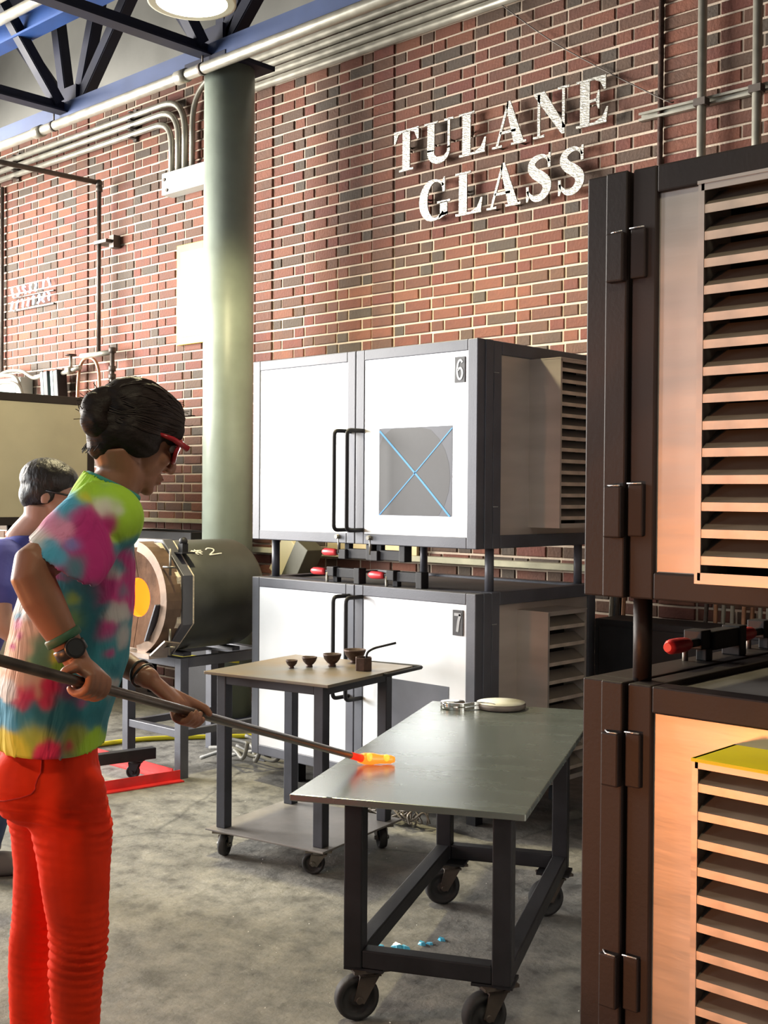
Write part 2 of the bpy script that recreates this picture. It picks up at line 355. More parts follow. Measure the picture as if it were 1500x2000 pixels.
def project(p):
    q = V(p) - CAM; z = q.dot(f_)
    return 750 + 2311.5 * q.dot(r_) / z, 1000 + 2311.5 * q.dot(d_) / z, z
CO, BH, ST, HD, J = 0.0677, 0.0560, 0.194, 0.092, 0.012
joints = [(-8.322, 0.17), (-6.124, 0.17), (-5.034, 0.175), (-3.038, 0.205), (-0.9, 0.2)]
segs = []; a = -12.0
for xj, wj in joints:
    segs.append((a, xj - 0.006)); a = xj + wj + 0.012
segs.append((a, 1.55))
whole, cut = [], []
nc = int(4.545 / CO)
for c in range(nc):
    z0 = c * CO + 0.006
    for s0, s1 in segs:
        x = s0 - (0.147 + HD + J - 0.03 if c % 2 else 0.0); k = 0
        while x < s1 - 0.02:
            ln = ST if k % 2 == 0 else HD
            a0, a1 = max(x, s0), min(x + ln, s1)
            if a1 - a0 > 0.03:
                full = abs((a1 - a0) - ln) < 1e-4
                pr = random.uniform(-0.0045, 0.0012)
                ci = random.choice([0, 0, 0, 1, 1, 2, 2, 3, 3, 4, 7, 5, 6] if ln == ST else [0, 1, 2, 3, 3, 5, 5, 6, 6, 7])
                (whole if full else cut).append((a0, a1, z0, pr, ci, ln))
            x += ln + J; k += 1
    for xj, wj in joints:
        cut.append((xj + 0.006, xj + wj, z0, -0.009, random.choice([0, 1, 2, 3, 7, 3]), 0))
def hidden(u, v):
    return (u > 1140 and v > 340 - (u - 1140) * 0.15) or (490 < u < 1150 and v > 650) or (395 < u < 500 and v > 100) or (v > 740 and u < 380) or v > 1040 or v < 5 or u < 5 or u > 1495
sc_list = []
for i, (a0, a1, z0, pr, ci, ln) in enumerate(whole):
    u, v, z = project(((a0 + a1) / 2, WY, z0 + BH / 2))
    if z > 0.5 and not hidden(u, v): sc_list.append((ln / z ** 2, i))
near = set(i for _, i in sorted(sc_list, reverse=True)[:300])
def brick_bm(bm, x0, x1, y0, z0, z1, mi=0, c=0.004):
    """brick with an arris: front face slightly smaller than the body"""
    y1 = WY + 0.03
    A = [bm.verts.new(p) for p in ((x0, y1, z0), (x1, y1, z0), (x1, y1, z1), (x0, y1, z1))]
    Bv = [bm.verts.new(p) for p in ((x0, y0 + c, z0), (x1, y0 + c, z0), (x1, y0 + c, z1), (x0, y0 + c, z1))]
    C = [bm.verts.new(p) for p in ((x0 + c, y0, z0 + c), (x1 - c, y0, z0 + c), (x1 - c, y0, z1 - c), (x0 + c, y0, z1 - c))]
    for k in range(4):
        for P, Q in ((A, Bv), (Bv, C)):
            f = bm.faces.new((P[k], P[(k + 1) % 4], Q[(k + 1) % 4], Q[k])); f.material_index = mi
    f = bm.faces.new(C); f.material_index = mi
meshes = {}
rest = B()
for i, (a0, a1, z0, pr, ci, ln) in enumerate(whole):
    if i in near:
        key = (ln, ci)
        if key not in meshes:
            q = B(); brick_bm(q, -ln / 2, ln / 2, WY - 0.002, 0, BH); bmesh.ops.translate(q, vec=(0, -WY, 0), verts=q.verts)
            bmesh.ops.recalc_face_normals(q, faces=q.faces)
            me = bpy.data.meshes.new('brick'); q.to_mesh(me); q.free(); me.materials.append(BRICK[ci]); meshes[key] = me
        o = bpy.data.objects.new('brick', meshes[key]); COL.objects.link(o); o.parent = wall
        o.location = ((a0 + a1) / 2, WY + pr, z0); o.rotation_euler = (0, random.uniform(-0.006, 0.006), 0)
    else:
        cut.append((a0, a1, z0, pr, ci, ln))
for a0, a1, z0, pr, ci, ln in cut:
    dz = random.uniform(-0.0015, 0.0015)
    brick_bm(rest, a0, a1, WY + pr, z0 + dz, z0 + BH + dz, ci)
rb = obj('brick_courses', rest, BRICK, wall); rb['kind'] = 'stuff'

bm = B(); box(bm, -6.1, 1.2, WY - 0.075, WY + 0.02, 1.028, 1.062); struct('trim_1', bm, 'sill', 0.004)
bm = B(); box(bm, -9.9, -6.15, WY - 0.05, WY + 0.02, 1.205, 1.235); struct('trim_2', bm, 'sill', 0.004)
# ------------------------------------------------------------------ column, girders, conduits
t = thing('support_column', 'round grey green steel column standing before the brick wall', 'column', (-5.80, 4.75, 0))
bm = B(); lathe(bm, [(0.157, 0.0), (0.157, 4.06)], n=40); obj('shaft', bm, 'column', t)
bm = B(); box(bm, -0.2, 0.2, -0.2, 0.2, 4.06, 4.09); box(bm, -0.19, 0.19, -0.19, 0.19, 0, 0.03); obj('end_plate', bm, 'navy_steel', t, 0.003)

def angle_bar(bm, a, b, w=0.075, th=0.008, up=(0, 0, 1)):
    a, b = V(a), V(b); d = (b - a).normalized(); s = d.cross(V(up)).normalized(); q = s.cross(d)
    for lo, wx, wy in (((0, 0), w, th), ((-w / 2, w / 2), th, w)):
        off = s * lo[0] + q * lo[1]; obox(bm, (a + b) / 2 + off, d * ((b - a).length / 2), s * wx / 2, q * wy / 2)
def member(name, a, b, parent, m='navy_steel', w=0.07):
    bm = B(); angle_bar(bm, a, b, w, 0.012, (0, 1, 0) if abs((V(b) - V(a)).normalized().z) > 0.3 else (0, 0, 1)); return obj(name, bm, m, parent)
GY = 4.60
t = thing('steel_girder', 'blue steel girder running along the brick wall above the column', 'girder', (0, GY, 0))
bm = B(); box(bm, -12, 1.5, -0.045, -0.035, 4.065, 4.165); box(bm, -12, 1.5, -0.035, 0.06, 4.065, 4.075); obj('bottom_chord', bm, mat('girder_face_blue', (0.030, 0.052, 0.130), 0.5, 0.1, 0.15, 4), t)
bm = B(); box(bm, -12, 1.5, -0.05, 0.05, 5.10, 5.16); obj('top_chord', bm, 'navy_steel', t)
for xn in (-10.6, -7.39, -5.78, -2.6):
    for xt in ((-1.05, -0.28, 0.42, 1.05) if xn == -7.39 else (-0.9, 0.12, 0.62, 1.15)):
        member('web_member', (xn + 0.06 * (1 if xt > 0 else -1), 0.0, 4.12), (xn + xt, 0.0, 5.12), t, w=0.075)
    bm = B(); box(bm, xn - 0.13, xn + 0.13, -0.03, 0.03, 4.07, 4.27); obj('gusset_plate', bm, 'navy_steel', t)
for i, xn in enumerate((-7.39, -5.78)):
    t = thing('cross_truss', ['navy steel roof truss at the left, further from the bright lamp', 'navy steel roof truss meeting the top of the round column, behind the lamp'][i], 'truss', (xn, GY, 0), group='roof trusses')
    bm = B(); box(bm, -0.05, 0.05, -9.0, -0.03, 4.085, 4.097); box(bm, -0.006, 0.006, -9.0, -0.03, 4.09, 4.165); obj('bottom_chord', bm, 'navy_steel', t)
    bm = B(); box(bm, -0.05, 0.05, -9.0, -0.03, 5.10, 5.16); obj('top_chord', bm, 'navy_steel', t)
    yy = -0.12
    for k in range(5):
        member('web_member', (0, yy, 4.13), (0, yy - 0.75, 5.12), t); member('web_member', (0, yy - 0.75, 5.12), (0, yy - 1.5, 4.13), t); yy -= 1.5
bm = B()
box(bm, -12, 1.5, 4.22, 4.24, 4.53, 4.66); box(bm, -12, 1.5, 4.17, 4.29, 4.655, 4.67); box(bm, -12, 1.5, 4.17, 4.29, 4.515, 4.53)
tag(obj('roof_beam', bm, 'blue_steel'), 'bright blue steel roof beam high in the top left corner', 'beam')
for k, (y, z, rr) in enumerate(((4.07, 4.60, 0.035), (3.93, 4.66, 0.05), (3.74, 4.68, 0.06))):
    bm = B(); tube(bm, [(-12, y, z), (1.4, y, z)], rr, 14)
    tag(obj('ceiling_pipe', bm, 'galv'), ['pale ceiling pipe nearest the bright blue roof beam', 'middle pale ceiling pipe beside the blue roof beam', 'pale ceiling pipe furthest from the blue roof beam'][k], 'pipe', 'pipes under the roof')
# sprinkler pipe below the girder
t = thing('sprinkler_pipe', 'pale grey pipe hung under the blue girder, passing before the column top', 'pipe', (0, 4.52, 4.005))
bm = B(); tube(bm, [(-12, 0, 0), (1.4, 0, 0)], 0.034, 16); obj('pipe', bm, 'galv', t)
for x in (-7.66, -5.98, -3.6):
    bm = B(); lathe(bm, [(0.042, -0.05), (0.042, 0.05)], (x, 0, 0), 16, axis='X'); obj('coupling', bm, 'galv', t)
    bm = B(); tube(bm, [(x + .2, 0, 0.03), (x + .2, 0, 0.12)], 0.006, 8); lathe(bm, [(0.038, -0.012), (0.038, 0.012)], (x + .2, 0, 0), 16, axis='X'); obj('hanger', bm, 'pipe_dark', t)

# conduits along the wall, bending down into the grey box left of the column
bx0, bx1 = -7.17, -6.35
for k, (z, xb) in enumerate(((4.245, -6.852), (4.18, -6.929), (4.108, -7.008))):
    bm = B(); y = WY - 0.045
    tube(bm, rounded([(-11.9, y, z), (xb, y, z), (xb, y, 3.72)], 0.30 + 0.02 * k, 8), 0.023, 12)
    tag(obj('bent_conduit', bm, 'galv'), ['uppermost of the three bent conduits left of the column', 'middle of the three bent conduits left of the column', 'lowest of the three bent conduits left of the column'][k], 'conduit', 'conduits bending down into the grey box')
bm = B(); tube(bm, rounded([(-6.2, WY - 0.045, 4.36), (-6.769, WY - 0.045, 4.30), (-6.769, WY - 0.045, 3.72)], 0.28, 8), 0.02, 12)
tag(obj('bent_conduit', bm, 'galv'), 'conduit beside the column bending down right of the other three', 'conduit')
for x in (-7.50, -9.2):
    bm = B(); box(bm, x - 0.02, x + 0.02, WY - 0.022, WY, 4.06, 4.30)
    for z in (4.245, 4.18, 4.108): box(bm, x - 0.018, x + 0.018, WY - 0.074, WY - 0.02, z - 0.030, z - 0.025); box(bm, x - 0.018, x + 0.018, WY - 0.074, WY - 0.02, z + 0.025, z + 0.030)
    tag(obj('conduit_strut', bm, 'pipe_dark'), 'dark clamp rail holding the bent conduits, ' + ('near their bends' if x > -8 else 'far from their bends'), 'strut')
t = thing('junction_box', 'pale grey enclosure on the wall under the bent conduits', 'box', (-6.70, WY - 0.055, 3.642))
bm = B(); box(bm, -0.345, 0.345, -0.05, 0.053, -0.078, 0.078); obj('enclosure', bm, 'grey_box', t, 0.004)
for x, z in ((-0.28, -0.05), (0.30, -0.05), (-0.31, 0.03)):
    bm = B(); lathe(bm, [(0.012, -0.008), (0.012, 0.0)], (x, -0.05, z), 10, axis='Y'); obj('screw', bm, 'pipe_dark', t)
# the conduits right of the column, high on the wall
for k, z in enumerate((4.138, 4.20, 4.262, 4.325)):
    bm = B(); y = WY - 0.045
    tube(bm, [(-6.25, y, z), (1.3, y, z)], 0.026, 12)
    tag(obj('wall_conduit', bm, 'galv'), ['lowest conduit running right from the column top along the bricks', 'second lowest conduit running right from the column top along the bricks', 'second highest conduit running right from the column top along the bricks', 'highest conduit running right from the column top along the bricks'][k], 'conduit', 'conduits high on the wall right of the column')
# risers at the right, strut
for k, (x, rr) in enumerate(((-2.795, 0.022), (-2.515, 0.022))):
    t = thing('riser_conduit', ['pale vertical conduit on bricks, the nearer to the sign', 'pale vertical conduit on bricks at the right picture edge'][k], 'conduit', (x, WY - 0.065, 0), group='vertical conduits above the right kilns')
    bm = B(); tube(bm, [(0, 0, 1.1), (0, 0, 4.5)], rr, 14); obj('tube', bm, 'galv', t)
    bm = B(); box(bm, -0.03, 0.03, -0.028, 0.022, 3.29, 3.325); obj('strap', bm, 'pipe_dark', t)
bm = B(); y = WY - 0.008
box(bm, -3.156, -2.0, y - 0.030, y, 3.300, 3.306); box(bm, -3.156, -2.0, y - 0.030, y, 3.335, 3.341); box(bm, -3.156, -2.0, y - 0.004, y, 3.30, 3.341)
box(bm, -3.156, -2.0, y - 0.030, y - 0.027, 3.306, 3.312); box(bm, -3.156, -2.0, y - 0.030, y - 0.027, 3.329, 3.335)
tag(obj('strut_channel', bm, 'galv'), 'horizontal metal strut channel crossing behind the vertical conduits', 'strut')
bm = B(); tube(bm, [(-3.045, WY - 0.018, 1.1), (-3.045, WY - 0.018, 4.5)], 0.014, 10)
tag(obj('wall_rod', bm, 'rust_iron'), 'thin dark rust brown vertical rod on the bricks right of the sign', 'rod')
bm = B(); tube(bm, smooth_path([(-4.06, WY - 0.05, 4.15), (-3.72, WY - 0.03, 3.86), (-3.40, WY - 0.02, 3.63), (-3.02, WY - 0.04, 3.38), (-2.97, WY - 0.02, 3.36)], 5), 0.0035, 6)
tag(obj('thin_wire', bm, 'pipe_dark'), 'thin dark wire slanting down the bricks to the upper sign word', 'wire')

# iron pipes on the left part of the wall
t = thing('gas_pipe', 'dark iron pipe coming out of the wall and dropping down the bricks', 'pipe')
y = WY - 0.05
bm = B(); tube(bm, [(-7.85, y - 0.05, 3.78), (-7.85, y - 0.05, 2.50)], 0.017, 12); obj('drop_pipe', bm, 'pipe_dark', t)
bm = B(); tube(bm, [(-7.86, y - 0.05, 3.80), (-7.93, y - 1.35, 3.80)], 0.019, 12); obj('reach_pipe', bm, 'pipe_dark', t)
bm = B(); ball(bm, (-7.853, y - 0.05, 3.795), 0.029, u=14, v=8); lathe(bm, [(0.026, 0), (0.026, 0.04)], (-7.85, y - 0.05, 3.73), 14); obj('elbow', bm, 'pipe_dark', t)
bm = B(); box(bm, -7.885, -7.72, y - 0.075, y + 0.04, 3.325, 3.35); box(bm, -7.76, -7.70, y - 0.02, y + 0.043, 3.29, 3.385); obj('clamp', bm, 'pipe_dark', t)
bm = B(); tube(bm, [(-8.09, y - 0.05, 2.485), (-7.67, y - 0.05, 2.485)], 0.021, 12); obj('manifold', bm, 'galv', t)
bm = B(); tube(bm, [(-7.665, y - 0.05, 2.51), (-7.665, y - 0.05, 2.0)], 0.017, 12)
for z in (2.50, 2.36, 2.30): lathe(bm, [(0.028, -0.02), (0.028, 0.02)], (-7.665, y - 0.05, z), 12)
obj('valve_stem', bm, 'pipe_dark', t)
t = thing('upper_pipe_stub', 'dark iron hanging pipe stub joined by two cross pipes at the upper left', 'pipe', (-8.02, 4.25, 0))
bm = B(); tube(bm, [(0, 0, 4.0), (0, 0, 3.26)], 0.028, 12); obj('stub', bm, 'pipe_dark', t)
bm = B(); tube(bm, [(0, 0, 3.80), (-2.5, 0, 3.86)], 0.022, 12); obj('cross_pipe', bm, 'pipe_dark', t)
bm = B(); tube(bm, [(0, 0, 3.46), (-2.5, 0, 3.50)], 0.024, 12); obj('cross_pipe', bm, 'pipe_dark', t)
bm = B(); lathe(bm, [(0.036, -0.04), (0.036, 0.04)], (0, 0, 3.46), 14); lathe(bm, [(0.036, -0.04), (0.036, 0.04)], (0, 0, 3.80), 14); obj('tee_fitting', bm, 'pipe_dark', t)
bm = B(); tube(bm, [(-9.44, WY - 0.03, 4.05), (-9.44, WY - 0.03, 2.45)], 0.017, 10)
tag(obj('wall_pipe', bm, 'pipe_dark'), 'thin brown vertical pipe at the far left end of the bricks', 'pipe')
bm = B(); tube(bm, smooth_path([(-8.22, WY - 0.06, 1.6), (-8.20, WY - 0.06, 2.26), (-8.13, WY - 0.07, 2.44), (-8.00, WY - 0.08, 2.47), (-7.91, WY - 0.07, 2.40), (-7.895, WY - 0.06, 2.2), (-7.89, WY - 0.06, 1.6)], 6), 0.013, 10)
tag(obj('copper_loop', bm, 'copper_pipe'), 'copper coloured tube bent in a tall arch beside the black valves', 'tube')
t = thing('gas_valve_set', 'pair of black and pale blue valve bodies with handwheels on the bricks', 'valve', (-8.48, WY - 0.10, 2.28))
for x in (-0.075, 0.075):
    bm = B(); obox(bm, (x, 0, 0), (0.045, 0, 0.006), (0, 0.045, 0), (-0.012, 0, 0.115)); obj('valve_body', bm, 'black_steel', t, 0.006)
    bm = B(); obox(bm, (x - 0.035, -0.030, 0.0), (0.016, 0, 0.002), (0, 0.018, 0), (-0.012, 0, 0.11)); obj('nameplate', bm, 'mint', t)
bm = B(); tube(bm, [(0.12, 0, 0.09), (0.38, 0, 0.12)], 0.018, 10); tube(bm, [(0.24, 0, 0.10), (0.24, 0, 0.22)], 0.012, 8); lathe(bm, [(0.032, -0.03), (0.032, 0.03)], (0.23, 0, 0.105), 12, axis='X'); obj('outlet_fitting', bm, 'galv', t)
bm = B(); tube(bm, [(-0.35, 0.02, 0.09), (-0.12, 0, 0.10)], 0.014, 10); obj('inlet_fitting', bm, 'galv', t)
bm = B(); lathe(bm, [(0.045, 0.0), (0.045, 0.012)], (0.24, 0, 0.22), 16); obj('handwheel', bm, 'rust_iron', t)
bm = B(); lathe(bm, [(0.035, 0.0), (0.035, 0.012)], (-0.10, -0.02, -0.16), 16); tube(bm, [(-0.10, -0.02, -0.13), (-0.10, -0.02, -0.3)], 0.01, 8); obj('handwheel', bm, 'rust_iron', t)
t = thing('mint_panel_box', 'white box with a mint green front on the wall above the left kiln', 'box', (-9.17, WY - 0.06, 2.22))
bm = B(); box(bm, -0.20, 0.20, -0.06, 0.055, -0.16, 0.16); obj('housing', bm, 'grey_box', t, 0.004)
bm = B(); box(bm, -0.13, 0.12, -0.066, -0.058, -0.13, 0.085); obj('front_panel', bm, 'mint', t)
for k, (dx, dz, h) in enumerate(((0.0, 0.0, 0.0), (0.05, 0.02, 0.02), (0.12, -0.07, 0.0))):
    bm = B(); yo = -0.05 if k == 2 else 0.0; tube(bm, smooth_path([(-9.75 + dx, WY - 0.15 + yo, 2.16 + dz), (-9.42 + dx, WY - 0.16 + yo, 2.36 + dz + h), (-9.15 + dx, WY - 0.16 + yo, 2.40 + dz + h), (-8.95 + dx, WY - 0.15 + yo, 2.33 + dz), (-8.90 + dx, WY - 0.14 + yo, 2.0), (-8.90 + dx, WY - 0.14 + yo, 1.7)] if k != 1 else [(-9.6, WY - 0.10, 2.30), (-9.3, WY - 0.10, 2.43), (-9.0, WY - 0.10, 2.43), (-8.8, WY - 0.10, 2.36), (-8.62, WY - 0.12, 2.37)], 6), 0.016, 8)
    tag(obj('flexible_conduit', bm, 'galv'), ['pale flexible conduit arching down right of the mint panel', 'pale flexible conduit leading across to the black valves', 'inner pale flexible conduit arching in front of the mint panel'][k], 'conduit', 'flexible conduits around the mint panel')
# neon sign on the wall, too blown out to read
t = thing('neon_sign', 'small glowing blue and white neon sign on the far left bricks', 'sign', (-8.95, WY - 0.045, 3.06))
for row, (z, n, h) in enumerate(((0.065, 7, 0.075), (-0.045, 8, 0.07))):
    for k in range(n):
        x = -0.29 + k * 0.58 / (n - 1)
        rnd = random.Random(row * 31 + k); pts = [(x + rnd.uniform(-.022, .022), 0, z + 0.014 * (k - n / 2) * 0.25 + h * q) for q in (-0.5, -0.2, 0.15, 0.5, 0.3)]
        bm = B(); tube(bm, smooth_path(pts, 4), 0.0085, 6); obj('neon_tube', bm, 'neon', t)
bm = B(); box(bm, -0.32, 0.32, 0.025, 0.04, -0.10, -0.085); box(bm, -0.32, 0.32, 0.025, 0.04, 0.01, 0.02); obj('mounting_rail', bm, 'pipe_dark', t)
t = thing('yellow_notice_board', 'yellow board with white paper on the wall behind the column', 'board', (-6.75, WY - 0.02, 2.84))
bm = B(); box(bm, -0.205, 0.30, -0.014, 0.012, -0.355, 0.36); obj('board', bm, 'yellow_board', t, 0.002)
bm = B(); box(bm, -0.155, 0.25, -0.018, -0.014, -0.30, 0.305); obj('paper_sheet', bm, 'paper', t)

# ------------------------------------------------------------------ sign letters
def ribbon(bm, pts, wd, th):
    """stroke of varying width in the x-z plane, extruded along y"""
    pts = [V((p[0], 0, p[1])) for p in pts]; ws = wd if isinstance(wd, list) else [wd] * len(pts)
    rows = []
    for i, p in enumerate(pts):
        a = pts[max(0, i - 1)]; c = pts[min(len(pts) - 1, i + 1)]; d = (c - a).normalized(); nn = V((-d.z, 0, d.x))
        rows.append([bm.verts.new(p + nn * ws[i] / 2 * s + V((0, y, 0))) for s in (1, -1) for y in (-th / 2, th / 2)])
    for A, Bq in zip(rows, rows[1:]):
        for i, j in ((0, 1), (1, 3), (3, 2), (2, 0)): bm.faces.new((A[i], A[j], Bq[j], Bq[i]))
    bm.faces.new((rows[0][0], rows[0][1], rows[0][3], rows[0][2])); bm.faces.new((rows[-1][2], rows[-1][3], rows[-1][1], rows[-1][0]))
def poly(bm, pts, th):
    lo = [bm.verts.new((x, -th / 2, z)) for x, z in pts]; hi = [bm.verts.new((x, th / 2, z)) for x, z in pts]; n = len(pts)
    bm.faces.new(lo); bm.faces.new(hi[::-1])
    for k in range(n): bm.faces.new((lo[k], hi[k], hi[(k + 1) % n], lo[(k + 1) % n]))
def ell(cx, cz, rx, rz, a0, a1, n=18):
    return [(cx + rx * math.cos(math.radians(a0 + (a1 - a0) * i / n)), cz + rz * math.sin(math.radians(a0 + (a1 - a0) * i / n))) for i in range(n + 1)]
def tri(bm, a, b, c, th): poly(bm, [a, b, c], th)
def serif(bm, x, z, wd, th, h=0.05): poly(bm, [(x - wd / 2, z), (x + wd / 2, z), (x + wd / 2, z + h), (x - wd / 2, z + h)], th)
def glyph(bm, ch, th):
    """unit height serif capitals (height 1), returns advance width"""
    R_ = lambda x0, x1, z0, z1: poly(bm, [(x0, z0), (x1, z0), (x1, z1), (x0, z1)], th)
    if ch == 'T':
        R_(0.28, 0.52, 0.05, 0.95); serif(bm, 0.40, 0, 0.46, th); R_(0.0, 0.80, 0.94, 1.0)
        poly(bm, [(0.0, 0.70), (0.045, 0.70), (0.14, 0.90), (0.28, 0.945), (0.0, 0.945)], th); poly(bm, [(0.80, 0.70), (0.80, 0.945), (0.52, 0.945), (0.66, 0.90), (0.755, 0.70)], th); return 0.80
    if ch == 'U':
        R_(0.10, 0.32, 0.30, 0.96); serif(bm, 0.21, 0.95, 0.42, th); R_(0.73, 0.80, 0.30, 0.96); serif(bm, 0.765, 0.95, 0.28, th)
        e = ell(0.475, 0.30, 0.29, 0.245, 180, 360); ribbon(bm, [(0.21, 0.34)] + [(x + 0.02 * (1 - i / 18), z) for i, (x, z) in enumerate(e)] + [(0.765, 0.34)], [0.22] + [0.22 - 0.15 * i / 18 for i in range(19)] + [0.07], th); return 0.90
    if ch == 'L':
        R_(0.10, 0.34, 0.05, 0.96); serif(bm, 0.22, 0.95, 0.46, th); R_(0.0, 0.76, 0.0, 0.055)
        poly(bm, [(0.34, 0.05), (0.76, 0.05), (0.80, 0.34), (0.755, 0.34), (0.64, 0.13), (0.46, 0.055)], th); return 0.80
    if ch == 'A':
        poly(bm, [(0.60, 0.05), (0.87, 0.05), (0.50, 1.0), (0.42, 1.0), (0.385, 0.885)], th); poly(bm, [(0.10, 0.05), (0.17, 0.05), (0.44, 0.86), (0.45, 1.0), (0.42, 1.0)], th)
        R_(0.22, 0.66, 0.29, 0.35); serif(bm, 0.13, 0, 0.28, th); serif(bm, 0.74, 0, 0.42, th); return 0.95
    if ch == 'N':
        R_(0.12, 0.19, 0.05, 0.95); serif(bm, 0.155, 0, 0.30, th); R_(0.77, 0.84, 0.10, 0.95); serif(bm, 0.805, 0.95, 0.30, th)
        poly(bm, [(0.02, 1.0), (0.30, 1.0), (0.84, 0.16), (0.84, -0.02), (0.76, -0.02), (0.02, 0.95)], th); return 0.95
    if ch == 'E':
        R_(0.10, 0.34, 0.05, 0.95); R_(0.0, 0.74, 0.945, 1.0); R_(0.0, 0.76, 0.0, 0.055); R_(0.34, 0.52, 0.485, 0.545)
        poly(bm, [(0.34, 0.95), (0.74, 0.95), (0.74, 0.70), (0.70, 0.70), (0.60, 0.88), (0.46, 0.945)], th); poly(bm, [(0.34, 0.05), (0.46, 0.055), (0.66, 0.13), (0.76, 0.32), (0.80, 0.32), (0.76, 0.05)], th)
        poly(bm, [(0.50, 0.485), (0.55, 0.32), (0.585, 0.32), (0.585, 0.71), (0.55, 0.71), (0.50, 0.545)], th); return 0.80
    if ch == 'S':
        c = smooth_path([(0.64, 0, 0.80), (0.52, 0, 0.93), (0.36, 0, 0.945), (0.20, 0, 0.87), (0.165, 0, 0.73), (0.26, 0, 0.60), (0.44, 0, 0.48), (0.565, 0, 0.35), (0.555, 0, 0.19), (0.42, 0, 0.06), (0.24, 0, 0.045), (0.11, 0, 0.15), (0.05, 0, 0.24)], 4)
        n = len(c); ribbon(bm, [(p.x, p.z) for p in c], [0.05 + 0.20 * math.sin(PI * i / (n - 1)) ** 1.6 for i in range(n)], th)
        poly(bm, [(0.60, 0.68), (0.665, 0.68), (0.665, 1.0), (0.62, 1.0), (0.585, 0.90)], th); poly(bm, [(0.02, 0.34), (0.02, 0.0), (0.065, 0.0), (0.10, 0.10), (0.085, 0.34)], th); return 0.72
    if ch == 'G':
        e = ell(0.47, 0.50, 0.36, 0.455, 42, 318, 30)
        ribbon(bm, e, [0.06 + 0.20 * max(0, math.cos(math.radians(180 - (42 + 276 * i / 30)))) ** 1.0 for i in range(31)], th)
        R_(0.64, 0.86, 0.10, 0.42); serif(bm, 0.75, 0.40, 0.40, th); poly(bm, [(0.72, 0.66), (0.785, 0.66), (0.785, 1.0), (0.745, 1.0), (0.68, 0.86)], th); poly(bm, [(0.60, 0.02), (0.86, 0.12), (0.86, 0.18), (0.60, 0.14)], th); return 0.98
M['letter'] = mat('diamond_plate', (0.40, 0.385, 0.34), 0.36, 0.45, 0.10, 34, 0.5, 45, stretch=(1, 1, 2.5))
HL = 0.243
where = {'T0': 'first letter of the upper word', 'U1': 'second letter of the upper word', 'L2': 'third letter of the upper word', 'A3': 'fourth letter of the upper word', 'N4': 'fifth letter of the upper word', 'E5': 'last letter of the upper word',
         'G0': 'first letter of the lower word', 'L1': 'second letter of the lower word', 'A2': 'middle letter of the lower word', 'S3': 'fourth letter of the lower word', 'S4': 'last letter of the lower word'}
for word, x0, x1, z in (('TULANE', -4.806, -3.322, 3.330), ('GLASS', -4.598, -3.455, 3.000)):
    adv = []
    for ch in word:
        q = B(); adv.append(glyph(q, ch, 0.01)); q.free()
    gap = ((x1 - x0) / HL - sum(adv)) / (len(word) - 1)
    x = x0
    for i, ch in enumerate(word):
        t = thing('sign_letter', 'silver diamond plate serif %s, %s on the bricks' % (ch, where[ch + str(i)]), 'letter', (x, WY - 0.055, z), group='letters of the sign')
        bm = B(); glyph(bm, ch, 0.030); bmesh.ops.scale(bm, vec=(HL, 0.25, HL), verts=bm.verts); obj('letter_plate', bm, 'letter', t)
        wd = adv[i] * HL
        for px_ in ((0.35, 0.62) if ch in 'AN' else (0.25, 0.75)):
            bm = B(); zz = 0.03 if ch in 'A' else 0.5
            pxx = {'A': (0.78 if px_ > .5 else 0.14), 'T': 0.5, 'L': 0.28, 'E': 0.28, 'S': 0.5, 'N': px_ * 1.0, 'U': 0.22 if px_ < .5 else 0.85, 'G': 0.14}[ch]
            if ch in 'TLESG': zz = 0.5 if ch != 'S' else 0.46
            lathe(bm, [(0.006, 0.0), (0.006, 0.052)], (wd * pxx, 0, HL * zz + (0.02 if px_ > .5 and ch in 'TLESG' else 0)), 8, axis='Y'); obj('standoff', bm, 'pipe_dark', t)
        x += (adv[i] + gap) * HL
# ------------------------------------------------------------------ kilns
DIG = {'6': [(0.88, 0.86), (0.62, 1.0), (0.30, 0.90), (0.14, 0.60), (0.14, 0.28), (0.36, 0.02), (0.68, 0.02), (0.88, 0.24), (0.80, 0.48), (0.52, 0.58), (0.24, 0.46)], '7': None}
def clamp(parent, x, y, z, flip, below=False):
    """toggle clamp lying along the kiln front: grip, bar, body, spindle with pad"""
    s = -1 if flip else 1; k = -1 if below else 1
    c = obj('toggle_clamp', clamp_body(x, y, z, s, k), 'black_steel', parent, 0.003)
    bm = B(); tube(bm, [(x - s * 0.135, y, z + k * 0.045), (x - s * 0.12, y, z + k * 0.045), (x - s * 0.085, y, z + k * 0.045), (x - s * 0.055, y, z + k * 0.045), (x - s * 0.04, y, z + k * 0.045)], [0.010, 0.017, 0.0175, 0.016, 0.012], 12)
    obj('grip', bm, 'red_grip', c)
    bm = B(); tube(bm, [(x, y - 0.030, z + k * 0.045), (x, y - 0.030, z - k * 0.035)], 0.007, 8); tube(bm, [(x, y - 0.052, z - k * 0.030), (x, y - 0.004, z - k * 0.030)], 0.010, 10); obj('spindle_pad', bm, 'zinc', c)
def clamp_body(x, y, z, s, k):
    bm = B()
    def bx(a0, a1, b0, b1, c0, c1):
        p, q = sorted((x + s * a0, x + s * a1)); u, v = sorted((z + k * c0, z + k * c1)); box(bm, p, q, y + b0, y + b1, u, v)
    bx(-0.055, 0.03, -0.007, 0.007, 0.036, 0.054); bx(0.0, 0.045, -0.035, 0.012, 0.028, 0.072); bx(0.045, 0.19, -0.020, 0.020, 0.024, 0.068); bx(0.165, 0.20, -0.024, 0.024, 0.0, 0.072); bx(0.02, 0.05, -0.014, 0.014, 0.0, 0.03)
    return bm
